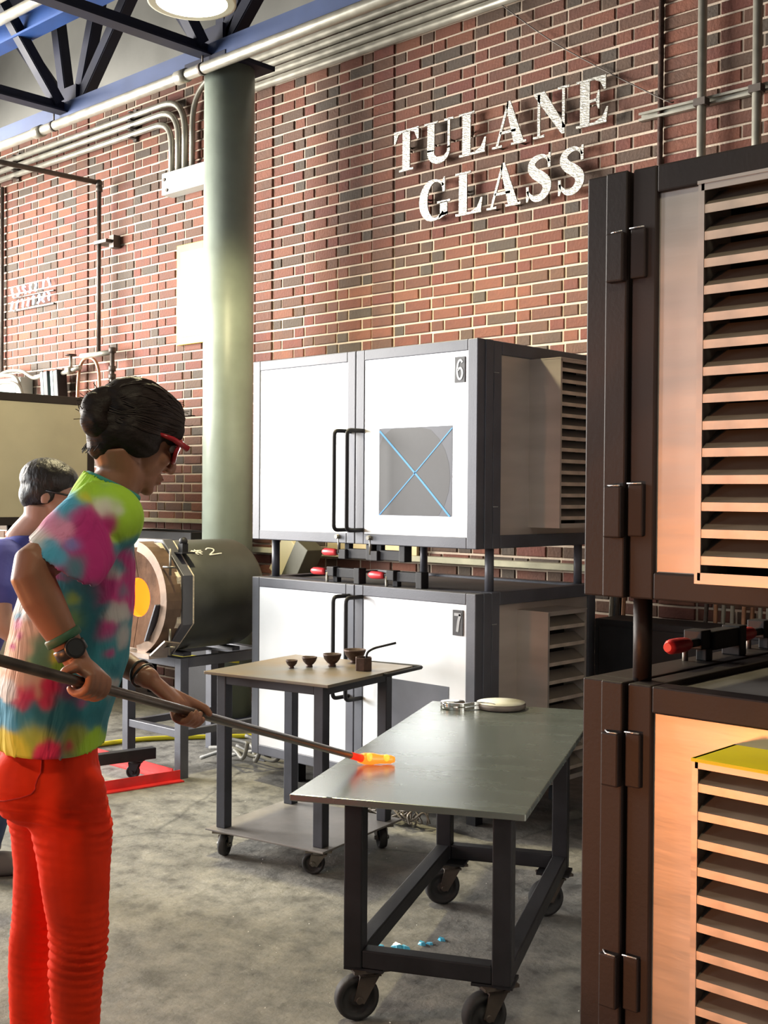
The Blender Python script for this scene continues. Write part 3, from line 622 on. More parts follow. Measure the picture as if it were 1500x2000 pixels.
def hinge(parent, x, y, z0, z1, fl=1.0):
    """two welded leaves over the seam between door and body, on the +x side"""
    h = None
    bm = B(); box(bm, x, x + 0.003 + 0.021 * fl, y - 0.045, y - 0.004, z0, z1); h = obj('hinge', bm, parent['fm'], parent, 0.004)
    bm = B(); box(bm, x, x + 0.003 + 0.009 * fl, y + 0.006, y + 0.040, z0 + 0.004, z1 + 0.004); obj('hinge_leaf', bm, parent['fm'], h, 0.003)
    bm = B(); tube(bm, [(x + 0.004, y - 0.047, z1 + 0.001), (x + 0.019 * fl + .002, y - 0.03, z1 + 0.0005), (x + 0.021 * fl + .002, y - 0.006, z1 + 0.001)], 0.0018, 6); obj('weld_bead', bm, 'silver_weld', h)
    bm = B(); tube(bm, [(x + 0.012 * fl + .002, y + 0.006, z1 + 0.005), (x + 0.010 * fl + .002, y + 0.038, z1 + 0.0055)], 0.0018, 6); obj('weld_bead', bm, 'silver_weld', h)

W_, D_, H_ = 1.405, 0.89, 0.868
def kiln(label, loc, rz, number=None, frame='steel_grey', bz=(0.08, 0.81), by=0.36, handle=(0.063, 0.507), clamps='top', flip=False, posts=None, square=None, yellow=False, feet=False, nsl=13, side='alu_side', group='square kilns with louvred sides', clampx=(0.504, 0.881), hinges=((0.06, 0.17), (0.62, 0.73))):
    t = thing('kiln', label, 'kiln', loc, rz, group); t['fm'] = frame
    # body frame of square bars, sheets and top
    bm = B(); b = 0.055; y0 = 0.108
    for x in (0, W_ - b):
        for y in (y0, D_ - b): box(bm, x, x + b, y, y + b, 0, H_)
    for z in (0, H_ - b):
        for y in (y0, D_ - b): box(bm, b, W_ - b, y, y + b, z, z + b)
        for x in (0, W_ - b): box(bm, x, x + b, y0 + b, D_ - b, z, z + b)
    obj('body_frame', bm, frame, t, 0.004)
    bm = B(); box(bm, b, W_ - b, y0 + b, D_ - b, H_ - 0.022, H_ - 0.012); obj('top_sheet', bm, 'plate_grey', t)
    bm = B(); box(bm, b, W_ - b, y0 + b, D_ - b, 0.01, 0.02); obj('bottom_sheet', bm, 'black_steel', t)
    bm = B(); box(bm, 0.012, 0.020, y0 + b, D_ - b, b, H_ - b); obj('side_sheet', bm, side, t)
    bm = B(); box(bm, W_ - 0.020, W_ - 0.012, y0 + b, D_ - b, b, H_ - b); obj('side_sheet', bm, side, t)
    bm = B(); box(bm, b, W_ - b, D_ - 0.02, D_ - 0.012, b, H_ - b); obj('back_sheet', bm, 'plate_grey', t)
    # doors
    for k, (x0, x1) in enumerate(((0.0, 0.704), (0.708, W_))):
        l, r = (0.052, 0.052)
        bm = B(); box(bm, x0, x0 + l, 0, 0.098, 0, H_); box(bm, x1 - r, x1, 0, 0.098, 0, H_); box(bm, x0 + l, x1 - r, 0, 0.098, 0, 0.048); box(bm, x0 + l, x1 - r, 0, 0.098, H_ - 0.048, H_)
        if k == 1: box(bm, x1 - 0.001, x1 + 0.006, 0.048, 0.099, 0.0, H_)
        d = obj('door', bm, frame, t, 0.004)
        bm = B(); box(bm, x0 + l, x1 - r, 0.004, 0.09, 0.048, H_ - 0.048); obj('door_panel', bm, 'alu', d)
        hx = 0.672 if k == 0 else 0.752
        bm = B(); tube(bm, rounded([(hx, 0.004, handle[0]), (hx, -0.10, handle[0]), (hx, -0.10, handle[1]), (hx, 0.004, handle[1])], 0.025, 5), 0.0095, 10); obj('handle', bm, 'black_steel', d)
        if k == 1:
            if number:
                bm = B(); box(bm, 1.284, 1.338, -0.0015, 0.006, 0.690, 0.797); n_ = obj('number_plate', bm, 'number_plate', d)
                bm = B()
                if number == '6': ribbon(bm, [(1.294 + 0.036 * x, 0.705 + 0.078 * z) for x, z in [(q.x, q.z) for q in smooth_path([(a_, 0, b_) for a_, b_ in DIG['6']], 3)]], 0.0095, 0.002)
                else:
                    ribbon(bm, [(1.293, 0.778), (1.329, 0.778)], 0.012, 0.002); ribbon(bm, [(1.325, 0.780), (1.316, 0.750), (1.310, 0.706)], 0.013, 0.002)
                bmesh.ops.translate(bm, vec=(0, -0.002, 0), verts=bm.verts); obj('numeral', bm, 'digit', d)['label'] = 'pale numeral %s on a dark plate' % number
            if square:
                sx0, sx1, sz0, sz1, x_mark = square
                bm = B(); box(bm, sx0, sx1, 0.0025, 0.0042, sz0, sz1); sq = obj('painted_square', bm, 'sq_grey', d); sq['label'] = 'grey square' + (' with a blue cross' if x_mark else '')
                if x_mark:
                    q = []
                    for i in range(25):
                        a_ = 2 * PI * i / 25; q.append((max(sx0 + .002, min(sx1 - .004, sx0 + 0.175 + 0.235 * math.cos(a_))), max(sz0 + .002, min(sz1 - 0.003, sz0 + 0.165 + 0.24 * math.sin(a_)))))
                    bm = B(); lo = [bm.verts.new((x, 0.0022, z)) for x, z in q]; bm.faces.new(lo); obj('stain_disc', bm, 'sq_dark', d)
                    for pts in ([(sx0 + .004, sz1 - 0.012), (sx0 + 0.24, sz0 + 0.16), (sx1 - 0.01, sz0)], [(sx0 + 0.004, sz0), (sx0 + 0.23, sz0 + 0.20), (sx1, sz1 - 0.01)]):
                        bm = B(); c = smooth_path([(x, 0, z) for x, z in pts], 6); ribbon(bm, [(p.x, p.z) for p in c], 0.0085 if pts[0][1] > pts[1][1] else 0.005, 0.001); bmesh.ops.translate(bm, vec=(0, 0.0018, 0), verts=bm.verts); obj('tape_line', bm, 'blue_line', d)
    for z0, z1 in hinges: hinge(t, W_ - 0.002, 0.103, z0, z1, 1.0 if frame == 'steel_dark' and feet is not True and loc[0] > -3 else 0.12)
    # louvred ventilation box on the +x side
    x0, x1 = W_ - 0.014, W_ + 0.150; y0_, y1_ = by, by + 0.29; z0, z1 = bz
    bm = B(); th = 0.006
    box(bm, x0, x1, y0_, y0_ + th, z0, z1); box(bm, x0, x1, y1_ - th, y1_, z0, z1); box(bm, x0, x1, y0_ + th, y1_ - th, z0, z0 + th)
    box(bm, x1 - 0.004, x1, y0_ + th, y0_ + 0.012, z0 + th, z1 - th); box(bm, x1 - 0.004, x1, y1_ - 0.012, y1_ - th, z0 + th, z1 - th); box(bm, x1 - 0.004, x1, y0_ + th, y1_ - th, z1 - 0.018, z1 - th); box(bm, x1 - 0.004, x1, y0_ + th, y1_ - th, z0 + th, z0 + 0.02)
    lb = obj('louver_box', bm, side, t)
    bm = B(); box(bm, x0, x1 + 0.002, y0_ - 0.001, y1_ + 0.001, z1 - th, z1); ld = obj('box_lid', bm, 'lamplit_top' if yellow else side, lb)
    if yellow: ld['label'] = 'lid painted in yellow lamp light'
    bm = B(); box(bm, x0, x0 + 0.05, y0_ + th, y1_ - th, z0 + th, z1 - th); obj('box_back', bm, 'cavity', lb)
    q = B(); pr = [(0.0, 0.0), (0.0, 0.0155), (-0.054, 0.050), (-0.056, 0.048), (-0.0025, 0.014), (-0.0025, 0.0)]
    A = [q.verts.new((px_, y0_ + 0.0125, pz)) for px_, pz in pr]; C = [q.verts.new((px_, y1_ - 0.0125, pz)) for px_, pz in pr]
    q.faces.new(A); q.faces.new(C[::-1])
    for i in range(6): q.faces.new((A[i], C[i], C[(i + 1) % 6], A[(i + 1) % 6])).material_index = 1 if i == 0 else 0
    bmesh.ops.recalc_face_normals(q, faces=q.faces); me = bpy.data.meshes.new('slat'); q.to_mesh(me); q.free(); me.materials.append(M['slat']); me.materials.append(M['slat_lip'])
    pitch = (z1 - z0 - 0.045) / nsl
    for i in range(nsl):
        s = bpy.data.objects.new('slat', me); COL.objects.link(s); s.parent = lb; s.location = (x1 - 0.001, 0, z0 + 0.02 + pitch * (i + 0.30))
    # feet
    if feet:
        for x in (0.12, W_ - 0.17):
            for y in (0.16, D_ - 0.12):
                bm = B(); box(bm, x, x + 0.05, y, y + 0.05, -feet, 0.0); obj('foot', bm, 'black_steel', t)
    if posts:
        for (x, y), hp in posts:
            bm = B(); tube(bm, [(x, y, H_ - 0.02), (x, y, H_ + hp)], 0.0195, 16); obj('spacer_post', bm, frame, t)
    for x in clampx:
        if clamps: clamp(t, x, 0.055 if clamps == 'top' else 0.035, H_ if clamps == 'top' else 0.0, flip, clamps != 'top')
    return t
P4 = [((0.045, 0.115), 0.182), ((1.345, 0.165), 0.182), ((0.42, 0.80), 0.182), ((1.345, 0.83), 0.182)]
kiln('lower steel kiln numbered 7 with aluminium double doors, behind the small bowl table', (-4.447, 3.8, 0.145), 0, '7', bz=(0.05, 0.785), by=0.30, handle=(0.361, 0.816), posts=P4, square=(0.851, 1.262, 0.06, 0.47, False), feet=0.145, nsl=9)
kiln('upper steel kiln numbered 6, its right door marked with a blue cross', (-4.447, 3.8, 1.197), 0, '6', bz=(0.085, 0.812), by=0.375, clamps='bottom', square=(0.851, 1.271, 0.132, 0.514, True), clampx=(0.60, 0.80), nsl=14)
P4r = [((1.349, 0.108), 0.173), ((0.05, 0.108), 0.173), ((1.345, 0.83), 0.173), ((0.05, 0.83), 0.173)]
kiln('lower dark brown kiln at the right with a louvre box lid painted yellow as lamp light', (-1.388, 3.5, 0.172), -PI / 2, None, 'steel_dark', bz=(0.02, 0.775), by=0.335, clampx=(1.02, 0.70), flip=True, posts=P4r, feet=0.172, yellow=True, nsl=14, handle=(0.361, 0.816), hinges=((0.20, 0.31), (0.655, 0.765)))
kiln('upper dark brown kiln at the right with a warm orange lit side panel', (-1.388, 3.5, 1.213), -PI / 2, None, 'steel_dark', bz=(0.05, 0.775), by=0.335, clamps=None, nsl=14, clampx=(), hinges=((0.122, 0.228), (0.642, 0.742)))
kiln('lower kiln of the stack at the left, hidden behind the people', (-8.46, 3.71, 0.15), 0, None, 'steel_dark', bz=(0.05, 0.6), by=0.36, clamps=None, clampx=(), feet=0.15, posts=P4, nsl=9, side='alu_side')
kl = kiln('upper kiln of the stack at the left with a plain beige side', (-8.46, 3.71, 1.2), 0, None, 'steel_dark', clamps=None, clampx=(), nsl=9)
# this one shows a plain side sheet: take its louvre box off
for ch in list(kl.children):
    if ch.name.startswith('louver_box'):
        for g in list(ch.children): bpy.data.objects.remove(g)
        bpy.data.objects.remove(ch)
    elif ch.name.startswith('hinge'):
        pass
bm = B(); box(bm, W_ - 0.015, W_ - 0.006, 0.16, D_ - 0.055, 0.055, H_ - 0.055); obj('cover_sheet', bm, mat('beige_sheet', (0.42, 0.385, 0.29), 0.5, 0.2, 0.08, 3), kl)

# ------------------------------------------------------------------ glory hole drum number 2
t = thing('glory_hole_furnace', 'black drum furnace chalked #2 with a glowing mouth', 'furnace', (-4.955, 3.46, 0.895))
bm = B(); lathe(bm, [(0.13, 0.12), (0.265, 0.12), (0.282, 0.14), (0.282, 0.60), (0.270, 0.63), (0.001, 0.63)], n=48, axis='Y', cap=False)
obj('drum', bm, 'drum', t)
def octo(bm, r, y0, y1, ri=None, yb=None, n=8):
    rot = PI / n; k = r / math.cos(rot)
    rings = []
    for rr, yy in ((k, y1), (k, y0)) + (((ri, y0 if yb is None else yb), (ri, y1)) if ri else ()):
        rings.append([bm.verts.new((rr * math.cos(rot + 2 * PI * i / n), yy, rr * math.sin(rot + 2 * PI * i / n))) for i in range(n)])
    prs = list(zip(rings, rings[1:])) + ([(rings[-1], rings[0])] if ri else [])
    for A, Bq in prs:
        for i in range(n): bm.faces.new((A[i], A[(i + 1) % n], Bq[(i + 1) % n], Bq[i]))
    if not ri: bm.faces.new(rings[0]); bm.faces.new(rings[-1][::-1])
bm = B(); octo(bm, 0.292, 0.085, 0.145, 0.26); obj('collar', bm, 'steel_grey', t, 0.003)
bm = B(); octo(bm, 0.275, 0.062, 0.085, 0.235); obj('fibre_seal', bm, 'fibre', t)
bm = B(); octo(bm, 0.285, 0.145, 0.158, 0.25); obj('rear_seal', bm, 'fibre', t)
for k, s in enumerate((-1, 1)):        # two hinged half doors with a bevelled refractory face
    bm = B(); n = 12; O = []; I = []; Ib = []; Ob = []
    for i in range(n + 1):
        a_ = -PI / 2 + PI * i / n; x, z = s * math.cos(a_), math.sin(a_)
        kk = 0.25 / max(abs(x), abs(z), (abs(x) + abs(z)) / 1.38)
        O.append(bm.verts.new((x * kk + s * 0.002, 0.0, z * kk))); Ob.append(bm.verts.new((x * kk + s * 0.002, 0.05, z * kk)))
        I.append(bm.verts.new((x * 0.098 + s * 0.002, 0.028, z * 0.098))); Ib.append(bm.verts.new((x * 0.098 + s * 0.002, 0.06, z * 0.098)))
    for i in range(n):
        for A, C, mi in ((O, I, 0), (I, Ib, 2), (Ib, Ob, 1), (Ob, O, 1)): bm.faces.new((A[i], A[i + 1], C[i + 1], C[i])).material_index = mi
    d = obj('half_door', bm, ['refractory', 'bronze', 'fire'], t)
    bm = B()
    for i, (a0, a1) in enumerate(((-0.98, -0.08),)):
        p = V((s * 0.245 * math.cos(a0), -0.006, 0.245 * math.sin(a0))); q_ = V((s * 0.225 * math.cos(a1), -0.006, 0.245 * math.sin(a1))); bar(bm, p, q_, 0.008, 0.05, (0, 1, 0))
    obj('door_edge', bm, 'steel_grey', d)
bm = B(); ribbon(bm, ell(0, 0, 0.262, 0.262, -80, 80, 20), 0.05, 0.09); bmesh.ops.translate(bm, vec=(0, 0.035, 0), verts=bm.verts); obj('heat_shield', bm, 'bronze', t)
bm = B(); box(bm, -0.22, 0.20, -0.05, 0.06, -0.285, -0.262); bar(bm, (0.20, 0.0, -0.275), (0.28, 0.03, -0.20), 0.008, 0.11, (0, 1, 0)); bar(bm, (-0.20, -0.06, -0.33), (0.19, -0.06, -0.33), 0.006, 0.09, (0, 1, 0)); obj('drip_tray', bm, 'shiny', t)
for x, z in ((0.245, 0.165), (0.245, -0.225)):
    bm = B(); tube(bm, [(x, 0.0, z), (x + 0.06, 0.03, z)], 0.006, 8); tube(bm, [(x + 0.03, 0.02, z - 0.04), (x + 0.03, 0.02, z + 0.09)], 0.006, 8); obj('hinge_pin', bm, 'zinc', t)
bm = B(); box(bm, 0.17, 0.25, 0.11, 0.19, 0.225, 0.232); box(bm, 0.19, 0.225, 0.13, 0.165, 0.232, 0.275); ball(bm, (0.208, 0.148, 0.285), 0.022, u=12, v=8); obj('lifting_lug', bm, 'black_steel', t)
bm = B(); lathe(bm, [(0.0, 0.40), (0.115, 0.40), (0.115, 0.062), (0.125, 0.062), (0.125, 0.42), (0.0, 0.42)], n=32, axis='Y'); obj('fire_chamber', bm, 'fire', t)
bm = B(); lathe(bm, [(0.0, 0.385), (0.055, 0.385), (0.055, 0.375), (0.0, 0.375)], c=(0.03, 0, 0.0), n=20, axis='Y'); obj('hot_core', bm, 'fire_hot', t)
def chalk(pts, wd):                    # strokes laid on the drum surface; u along the drum, a = angle from the top
    bm = B(); R2 = 0.2835
    tube(bm, smooth_path([(R2 * math.sin(a_), u_, R2 * math.cos(a_)) for u_, a_ in pts], 4), wd, 6); return obj('chalk_mark', bm, 'chalk', t)
for pts in ([(0.235, 0.60), (0.26, 0.72)], [(0.255, 0.58), (0.285, 0.72)], [(0.225, 0.625), (0.295, 0.605)], [(0.225, 0.67), (0.295, 0.65)], [(0.325, 0.60), (0.345, 0.55), (0.375, 0.57), (0.372, 0.63), (0.33, 0.73), (0.345, 0.73), (0.41, 0.705)]): chalk(pts, 0.004)
tF = thing('furnace_stand', 'grey square tube stand carrying the black drum furnace', 'stand', (-4.975, 3.58, 0))
for x in (-0.225, 0.225):
    for y in (0.0, 0.55):
        bm = B(); box(bm, x - 0.025, x + 0.025, y, y + 0.05, 0.0, 0.60); obj('leg', bm, 'steel_grey', tF, 0.003)
for nm, a_ in (('front_rail', (-0.20, 0.20, 0.002, 0.048, 0.552, 0.60)), ('rear_rail', (-0.20, 0.20, 0.552, 0.598, 0.552, 0.60)), ('side_rail', (-0.25, -0.2, 0.05, 0.55, 0.552, 0.60)), ('side_rail', (0.2, 0.25, 0.05, 0.55, 0.552, 0.60)), ('lower_rail', (-0.20, 0.20, 0.005, 0.045, 0.20, 0.24)), ('lower_rail', (-0.222, -0.19, 0.05, 0.55, 0.20, 0.235)), ('lower_rail', (0.19, 0.222, 0.05, 0.55, 0.20, 0.235)), ('saddle', (-0.14, 0.14, 0.10, 0.15, 0.59, 0.611)), ('saddle', (-0.14, 0.14, 0.42, 0.47, 0.59, 0.611))):
    bm = B(); box(bm, *a_); obj(nm, bm, 'steel_grey', tF, 0.003)
t = thing('burner_blower', 'dark blower with pale cover plates under the black drum furnace', 'blower', (-4.80, 4.40, 0))
bm = B(); lathe(bm, [(0.02, -0.07), (0.13, -0.07), (0.14, -0.05), (0.14, 0.05), (0.13, 0.07), (0.02, 0.07)], (0, 0, 0.30), 24, axis='X'); box(bm, -0.10, 0.10, -0.12, 0.12, 0.0, 0.17); obj('housing', bm, 'black_steel', t)
bm = B(); box(bm, -0.13, -0.11, -0.16, 0.02, 0.26, 0.56); obj('cover_plate', bm, 'plate_grey', t, 0.003)
bm = B(); box(bm, 0.10, 0.30, 0.14, 0.16, 0.22, 0.66); obj('cover_plate', bm, 'plate_grey', t, 0.003)
for k in range(6):
    bm = B(); rr = random.Random(k)
    x0 = -4.72 + 0.02 * k; y0 = 3.90 + 0.045 * k
    tube(bm, smooth_path([(x0 - 0.25, y0, 0.02 + 0.05 * (k % 3)), (x0 - 0.05, y0 + rr.uniform(-.02, .05), 0.03 + 0.08 * rr.random()), (x0 + 0.1, y0 + rr.uniform(-.05, .05), 0.05 + 0.09 * rr.random()), (x0 + 0.13, y0, 0.16 + 0.03 * k)], 6), 0.011, 8)
    tag(obj('grey_cable', bm, 'cable'), 'thick grey cable in the tangle on the floor under the drum furnace', 'cable', 'cables under the drum furnace')
bm = B(); tube(bm, smooth_path([(-5.72, 3.45, 0.013), (-5.66, 3.72, 0.013), (-5.60, 4.0, 0.013), (-5.35, 4.35, 0.013), (-5.0, 4.75, 0.013)], 6), 0.013, 10)
tag(obj('yellow_hose', bm, 'yellow_hose'), 'yellow hose lying on the floor behind the furnace stand', 'hose')
bm = B(); tube(bm, smooth_path([(-5.45, 3.72, 0.52), (-5.22, 3.80, 0.545), (-4.97, 3.90, 0.55), (-4.84, 4.05, 0.53)], 6), 0.011, 10)
tag(obj('yellow_hose', bm, 'yellow_hose'), 'yellow hose passing under the top rails of the furnace stand', 'hose')

# equipment by the wall behind the drum
t = thing('low_steel_cabinet', 'low dark framed steel cabinet by the wall behind the drum furnace', 'cabinet', (-6.55, 4.72, 0))
bm = B(); box(bm, -0.45, 0.42, 0.0, 0.035, 1.11, 1.165); box(bm, -0.45, 0.42, 0.30, 0.335, 1.11, 1.165); box(bm, 0.36, 0.42, 0.035, 0.30, 1.11, 1.165); box(bm, -0.45, -0.40, 0.035, 0.30, 1.11, 1.165)
for x in (-0.45, 0.37):
    for y in (0, 0.285): box(bm, x, x + 0.05, y, y + 0.05, 0, 1.11)
obj('frame', bm, 'black_steel', t, 0.003)
bm = B(); box(bm, -0.40, 0.37, 0.03, 0.29, 0.3, 1.108); obj('body', bm, 'plate_grey', t)
bm = B(); box(bm, -0.36, -0.05, 0.016, 0.032, 0.80, 1.08); dr = obj('access_door', bm, 'steel_grey', t, 0.003)
bm = B(); box(bm, -0.30, -0.12, 0.010, 0.018, 0.86, 1.03); obj('inset_panel', bm, 'plate_grey', dr)
t = thing('beige_junction_box', 'beige box with a dark side standing behind the drum furnace', 'box', (-5.62, 4.40, 0.0))
bm = B(); box(bm, -0.17, 0.02, -0.05, 0.05, 0.86, 1.125); obj('beige_face', bm, 'board_tan', t)
bm = B(); box(bm, 0.02, 0.24, -0.06, 0.06, 0.86, 1.135); obj('dark_side', bm, 'black_steel', t, 0.004)
bm = B(); box(bm, -0.1, 0.18, -0.04, 0.04, 0.0, 0.86); obj('pedestal', bm, 'black_steel', t)
bm = B(); tri(bm, (0.11, 0.985), (0.175, 0.985), (0.1425, 1.065), 0.003); bmesh.ops.translate(bm, vec=(0, -0.0625, 0), verts=bm.verts); obj('pale_triangle', bm, 'paper', t)
t = thing('tilted_control_box', 'tilted pale and dark box behind the post between the kilns', 'box', (-5.38, 5.0, 0.0))
ux, uz = V((0.52, 0, 0.854)), V((-0.854, 0, 0.52))
bm = B(); obox(bm, V((-0.12, 0, 1.02)), ux * 0.13, V((0, 0.05, 0)), uz * 0.075); obj('pale_half', bm, 'paper', t, 0.004)
bm = B(); obox(bm, V((0.01, -0.01, 0.985)), ux * 0.145, V((0, 0.07, 0)), uz * 0.06); obj('dark_half', bm, mat('olive_box', (0.10, 0.10, 0.075), 0.5, 0.1, 0.15, 8), t, 0.004)
bm = B(); box(bm, -0.2, 0.1, -0.06, 0.06, 0.0, 0.90); obj('stand', bm, 'black_steel', t)
bm = B(); box(bm, -5.35, -4.60, WY - 0.06, WY - 0.04, 1.064, 1.20); tag(obj('tan_board', bm, 'board_tan'), 'tan board standing on the wall ledge below kiln 6', 'board')

# red floor frame with the black caster arm
t = thing('red_floor_frame', 'red painted steel angle frame lying on the floor by the furnace stand', 'frame', (0, 0, 0))
a_, b_, c_ = V((-4.70, 3.53, 0)), V((-4.98, 2.80, 0)), V((-5.75, 3.42, 0))
def ang(bm, p, q, s): 
    d = (q - p).normalized(); n_ = V((-d.y, d.x, 0)) * s
    obox(bm, (p + q) / 2 + V((0, 0, 0.026)), d * (q - p).length / 2, n_ * 0.003, V((0, 0, 0.026))); obox(bm, (p + q) / 2 + n_ * 0.024 + V((0, 0, 0.004)), d * (q - p).length / 2, n_ * 0.022, V((0, 0, 0.003)))
bm = B(); ang(bm, V((-4.76, 3.56, 0)), V((-5.60, 3.56, 0)), 1); obj('rear_angle', bm, 'red_paint', t)
bm = B(); ang(bm, V((-4.715, 3.57, 0)), V((-4.86, 2.65, 0)), 1); obj('front_angle', bm, 'red_paint', t)
t = thing('caster_arm', 'black steel arm on a small caster above the red floor frame', 'arm', (0, 0, 0))
bm = B(); bar(bm, (-4.86, 3.52, 0.125), (-5.02, 2.7, 0.125), 0.05, 0.055); obj('arm', bm, 'black_steel', t, 0.003)

def caster(parent, x, y, z, r, ang_, fork='zinc', trail=0.03, wide=0.032):
    """swivel caster hanging below height z, wheel of radius r touching z=0; ang_ = rolling direction"""
    d = V((math.cos(ang_), math.sin(ang_), 0)); s = V((-d.y, d.x, 0)); c = V((x, y, 0)) - d * trail; c.z = r
    bm = B(); obox(bm, (x, y, z - 0.004), d * 0.05, s * 0.042, V((0, 0, 0.004))); tube(bm, [(x, y, z - 0.008), (x, y, z - 0.022)], 0.028, 14)
    ca = obj('caster', bm, fork, parent)
    bm = B()
    for k in (-1, 1):
        o_ = s * k * (wide / 2 + 0.006); pts = [V((x, y, z - 0.02)) + d * 0.026, V((x, y, z - 0.02)) - d * 0.030, c - d * 0.014, c + d * 0.014 - V((0, 0, 0.012))]
        lo = [bm.verts.new(p + o_ - s * 0.002) for p in pts]; hi = [bm.verts.new(p + o_ + s * 0.002) for p in pts]
        bm.faces.new(lo); bm.faces.new(hi[::-1])
        for i in range(4): bm.faces.new((lo[i], hi[i], hi[(i + 1) % 4], lo[(i + 1) % 4]))
    obox(bm, V((x, y, z - 0.021)), d * 0.03, s * (wide / 2 + 0.008), V((0, 0, 0.003)))
    tube(bm, [c - s * (wide / 2 + 0.014), c + s * (wide / 2 + 0.014)], 0.009, 10)
    obj('fork', bm, fork, ca)
    bm = B(); h = wide / 2
    prof = [(0.012, -h), (r * 0.30, -h), (r * 0.34, -h * 0.55), (r * 0.70, -h * 0.55), (r * 0.74, -h), (r * 0.93, -h), (r, -h * 0.45), (r, h * 0.45), (r * 0.93, h), (r * 0.74, h), (r * 0.70, h * 0.55), (r * 0.34, h * 0.55), (r * 0.30, h), (0.012, h)]
    lathe(bm, prof, n=28, axis='Y'); bmesh.ops.rotate(bm, cent=(0, 0, 0), matrix=Matrix.Rotation(ang_, 3, 'Z'), verts=bm.verts); bmesh.ops.translate(bm, vec=c, verts=bm.verts)
    obj('wheel', bm, 'rubber', ca); return ca
caster(t, -4.905, 3.44, 0.10, 0.034, 0.6, 'black_steel', 0.012, 0.028)

# ------------------------------------------------------------------ marver table on casters
TA = math.radians(26.2)
t = thing('marver_table', 'low steel marver table on casters with a worn shiny plate top', 'table', (-2.362, 2.154, 0), TA)
WT, LT = 0.645, 1.53
bm = B(); box(bm, 0, WT, 0, LT, 0.590, 0.609); obj('plate_top', bm, 'table_top', t, 0.003)
lx0, lx1, ly0, ly1 = 0.150, 0.555, 0.020, 1.02
lw = 0.052
for x in (lx0, lx1):
    for y in (ly0, ly1):
        bm = B(); box(bm, x, x + lw, y, y + lw, 0.150, 0.590); obj('leg', bm, 'black_steel', t, 0.004)
for nm, q in (('cross_rail', (lx0 + lw, lx1, ly0 + 0.002, ly0 + lw - 0.002, 0.152, 0.200)), ('cross_rail', (lx0 + lw, lx1, ly1 + 0.002, ly1 + lw - 0.002, 0.152, 0.200)), ('side_rail', (lx0 + 0.002, lx0 + lw - 0.002, ly0 + lw, ly1, 0.152, 0.200)), ('side_rail', (lx1 + 0.002, lx1 + lw - 0.002, ly0 + lw, ly1, 0.152, 0.200))):
    bm = B(); box(bm, *q); obj(nm, bm, 'black_steel', t, 0.004)
for x, y, a_ in ((lx0 + 0.055, ly0 + 0.05, 1.05), (lx1 - 0.0, ly0 + 0.05, 1.15), (lx0 + 0.055, ly1, 0.95), (lx1 + 0.01, ly1, 1.1)):
    bm = B(); box(bm, x - 0.055, x + 0.055, y - 0.045, y + 0.045, 0.142, 0.150); obj('caster_plate', bm, 'black_steel', t)
    caster(t, x, y, 0.144, 0.061, a_ - TA, 'pipe_dark', 0.032, 0.040)

# ------------------------------------------------------------------ small bowl table on casters
CA = math.radians(10.5)
t = thing('bowl_table', 'small steel cart table on casters holding the iron bowls', 'table', (-3.105, 3.02, 0), CA)
WC = 0.60
bm = B(); box(bm, -WC, 0, 0, WC, 0.708, 0.720); obj('plate_top', bm, 'cart_top', t, 0.002)
for x in (-WC + 0.07, -0.060):
    for y in (0.045, WC - 0.12):
        bm = B(); box(bm, x - 0.022, x + 0.022, y - 0.022, y + 0.022, 0.105, 0.708); obj('leg', bm, 'cart_steel', t, 0.003)
bm = B(); x0, x1, y0, y1 = -WC + 0.07, -0.06, 0.045, WC - 0.12
box(bm, x0 + .022, x1 - .022, y0 - 0.02, y0 + 0.02, 0.672, 0.706); box(bm, x0 + .022, x1 - .022, y1 - 0.02, y1 + 0.02, 0.672, 0.706); box(bm, x0 - 0.02, x0 + 0.02, y0 + .022, y1 - .022, 0.672, 0.706); box(bm, x1 - 0.02, x1 + 0.02, y0 + .022, y1 - .022, 0.672, 0.706)
obj('top_rails', bm, 'cart_steel', t, 0.003)
bm = B(); box(bm, -WC + 0.02, -0.01, -0.01, WC - 0.06, 0.097, 0.105); obj('base_plate', bm, 'plate_grey', t, 0.002)
for x, y, a_ in ((-WC + 0.08, 0.05, 1.9), (-0.07, 0.05, 0.55), (-0.07, WC - 0.13, 2.4), (-WC + 0.08, WC - 0.13, 1.2)):
    caster(t, x, y, 0.097, 0.043, a_, 'zinc', 0.022, 0.030)
bm = B(); tube(bm, rounded([(0.0, WC - 0.22, 0.712), (0.022, WC - 0.22, 0.712), (0.022, WC + 0.04, 0.712), (-0.22, WC + 0.03, 0.712), (-0.22, WC, 0.712)], 0.02), 0.008, 8); obj('hand_rail', bm, 'black_steel', t)

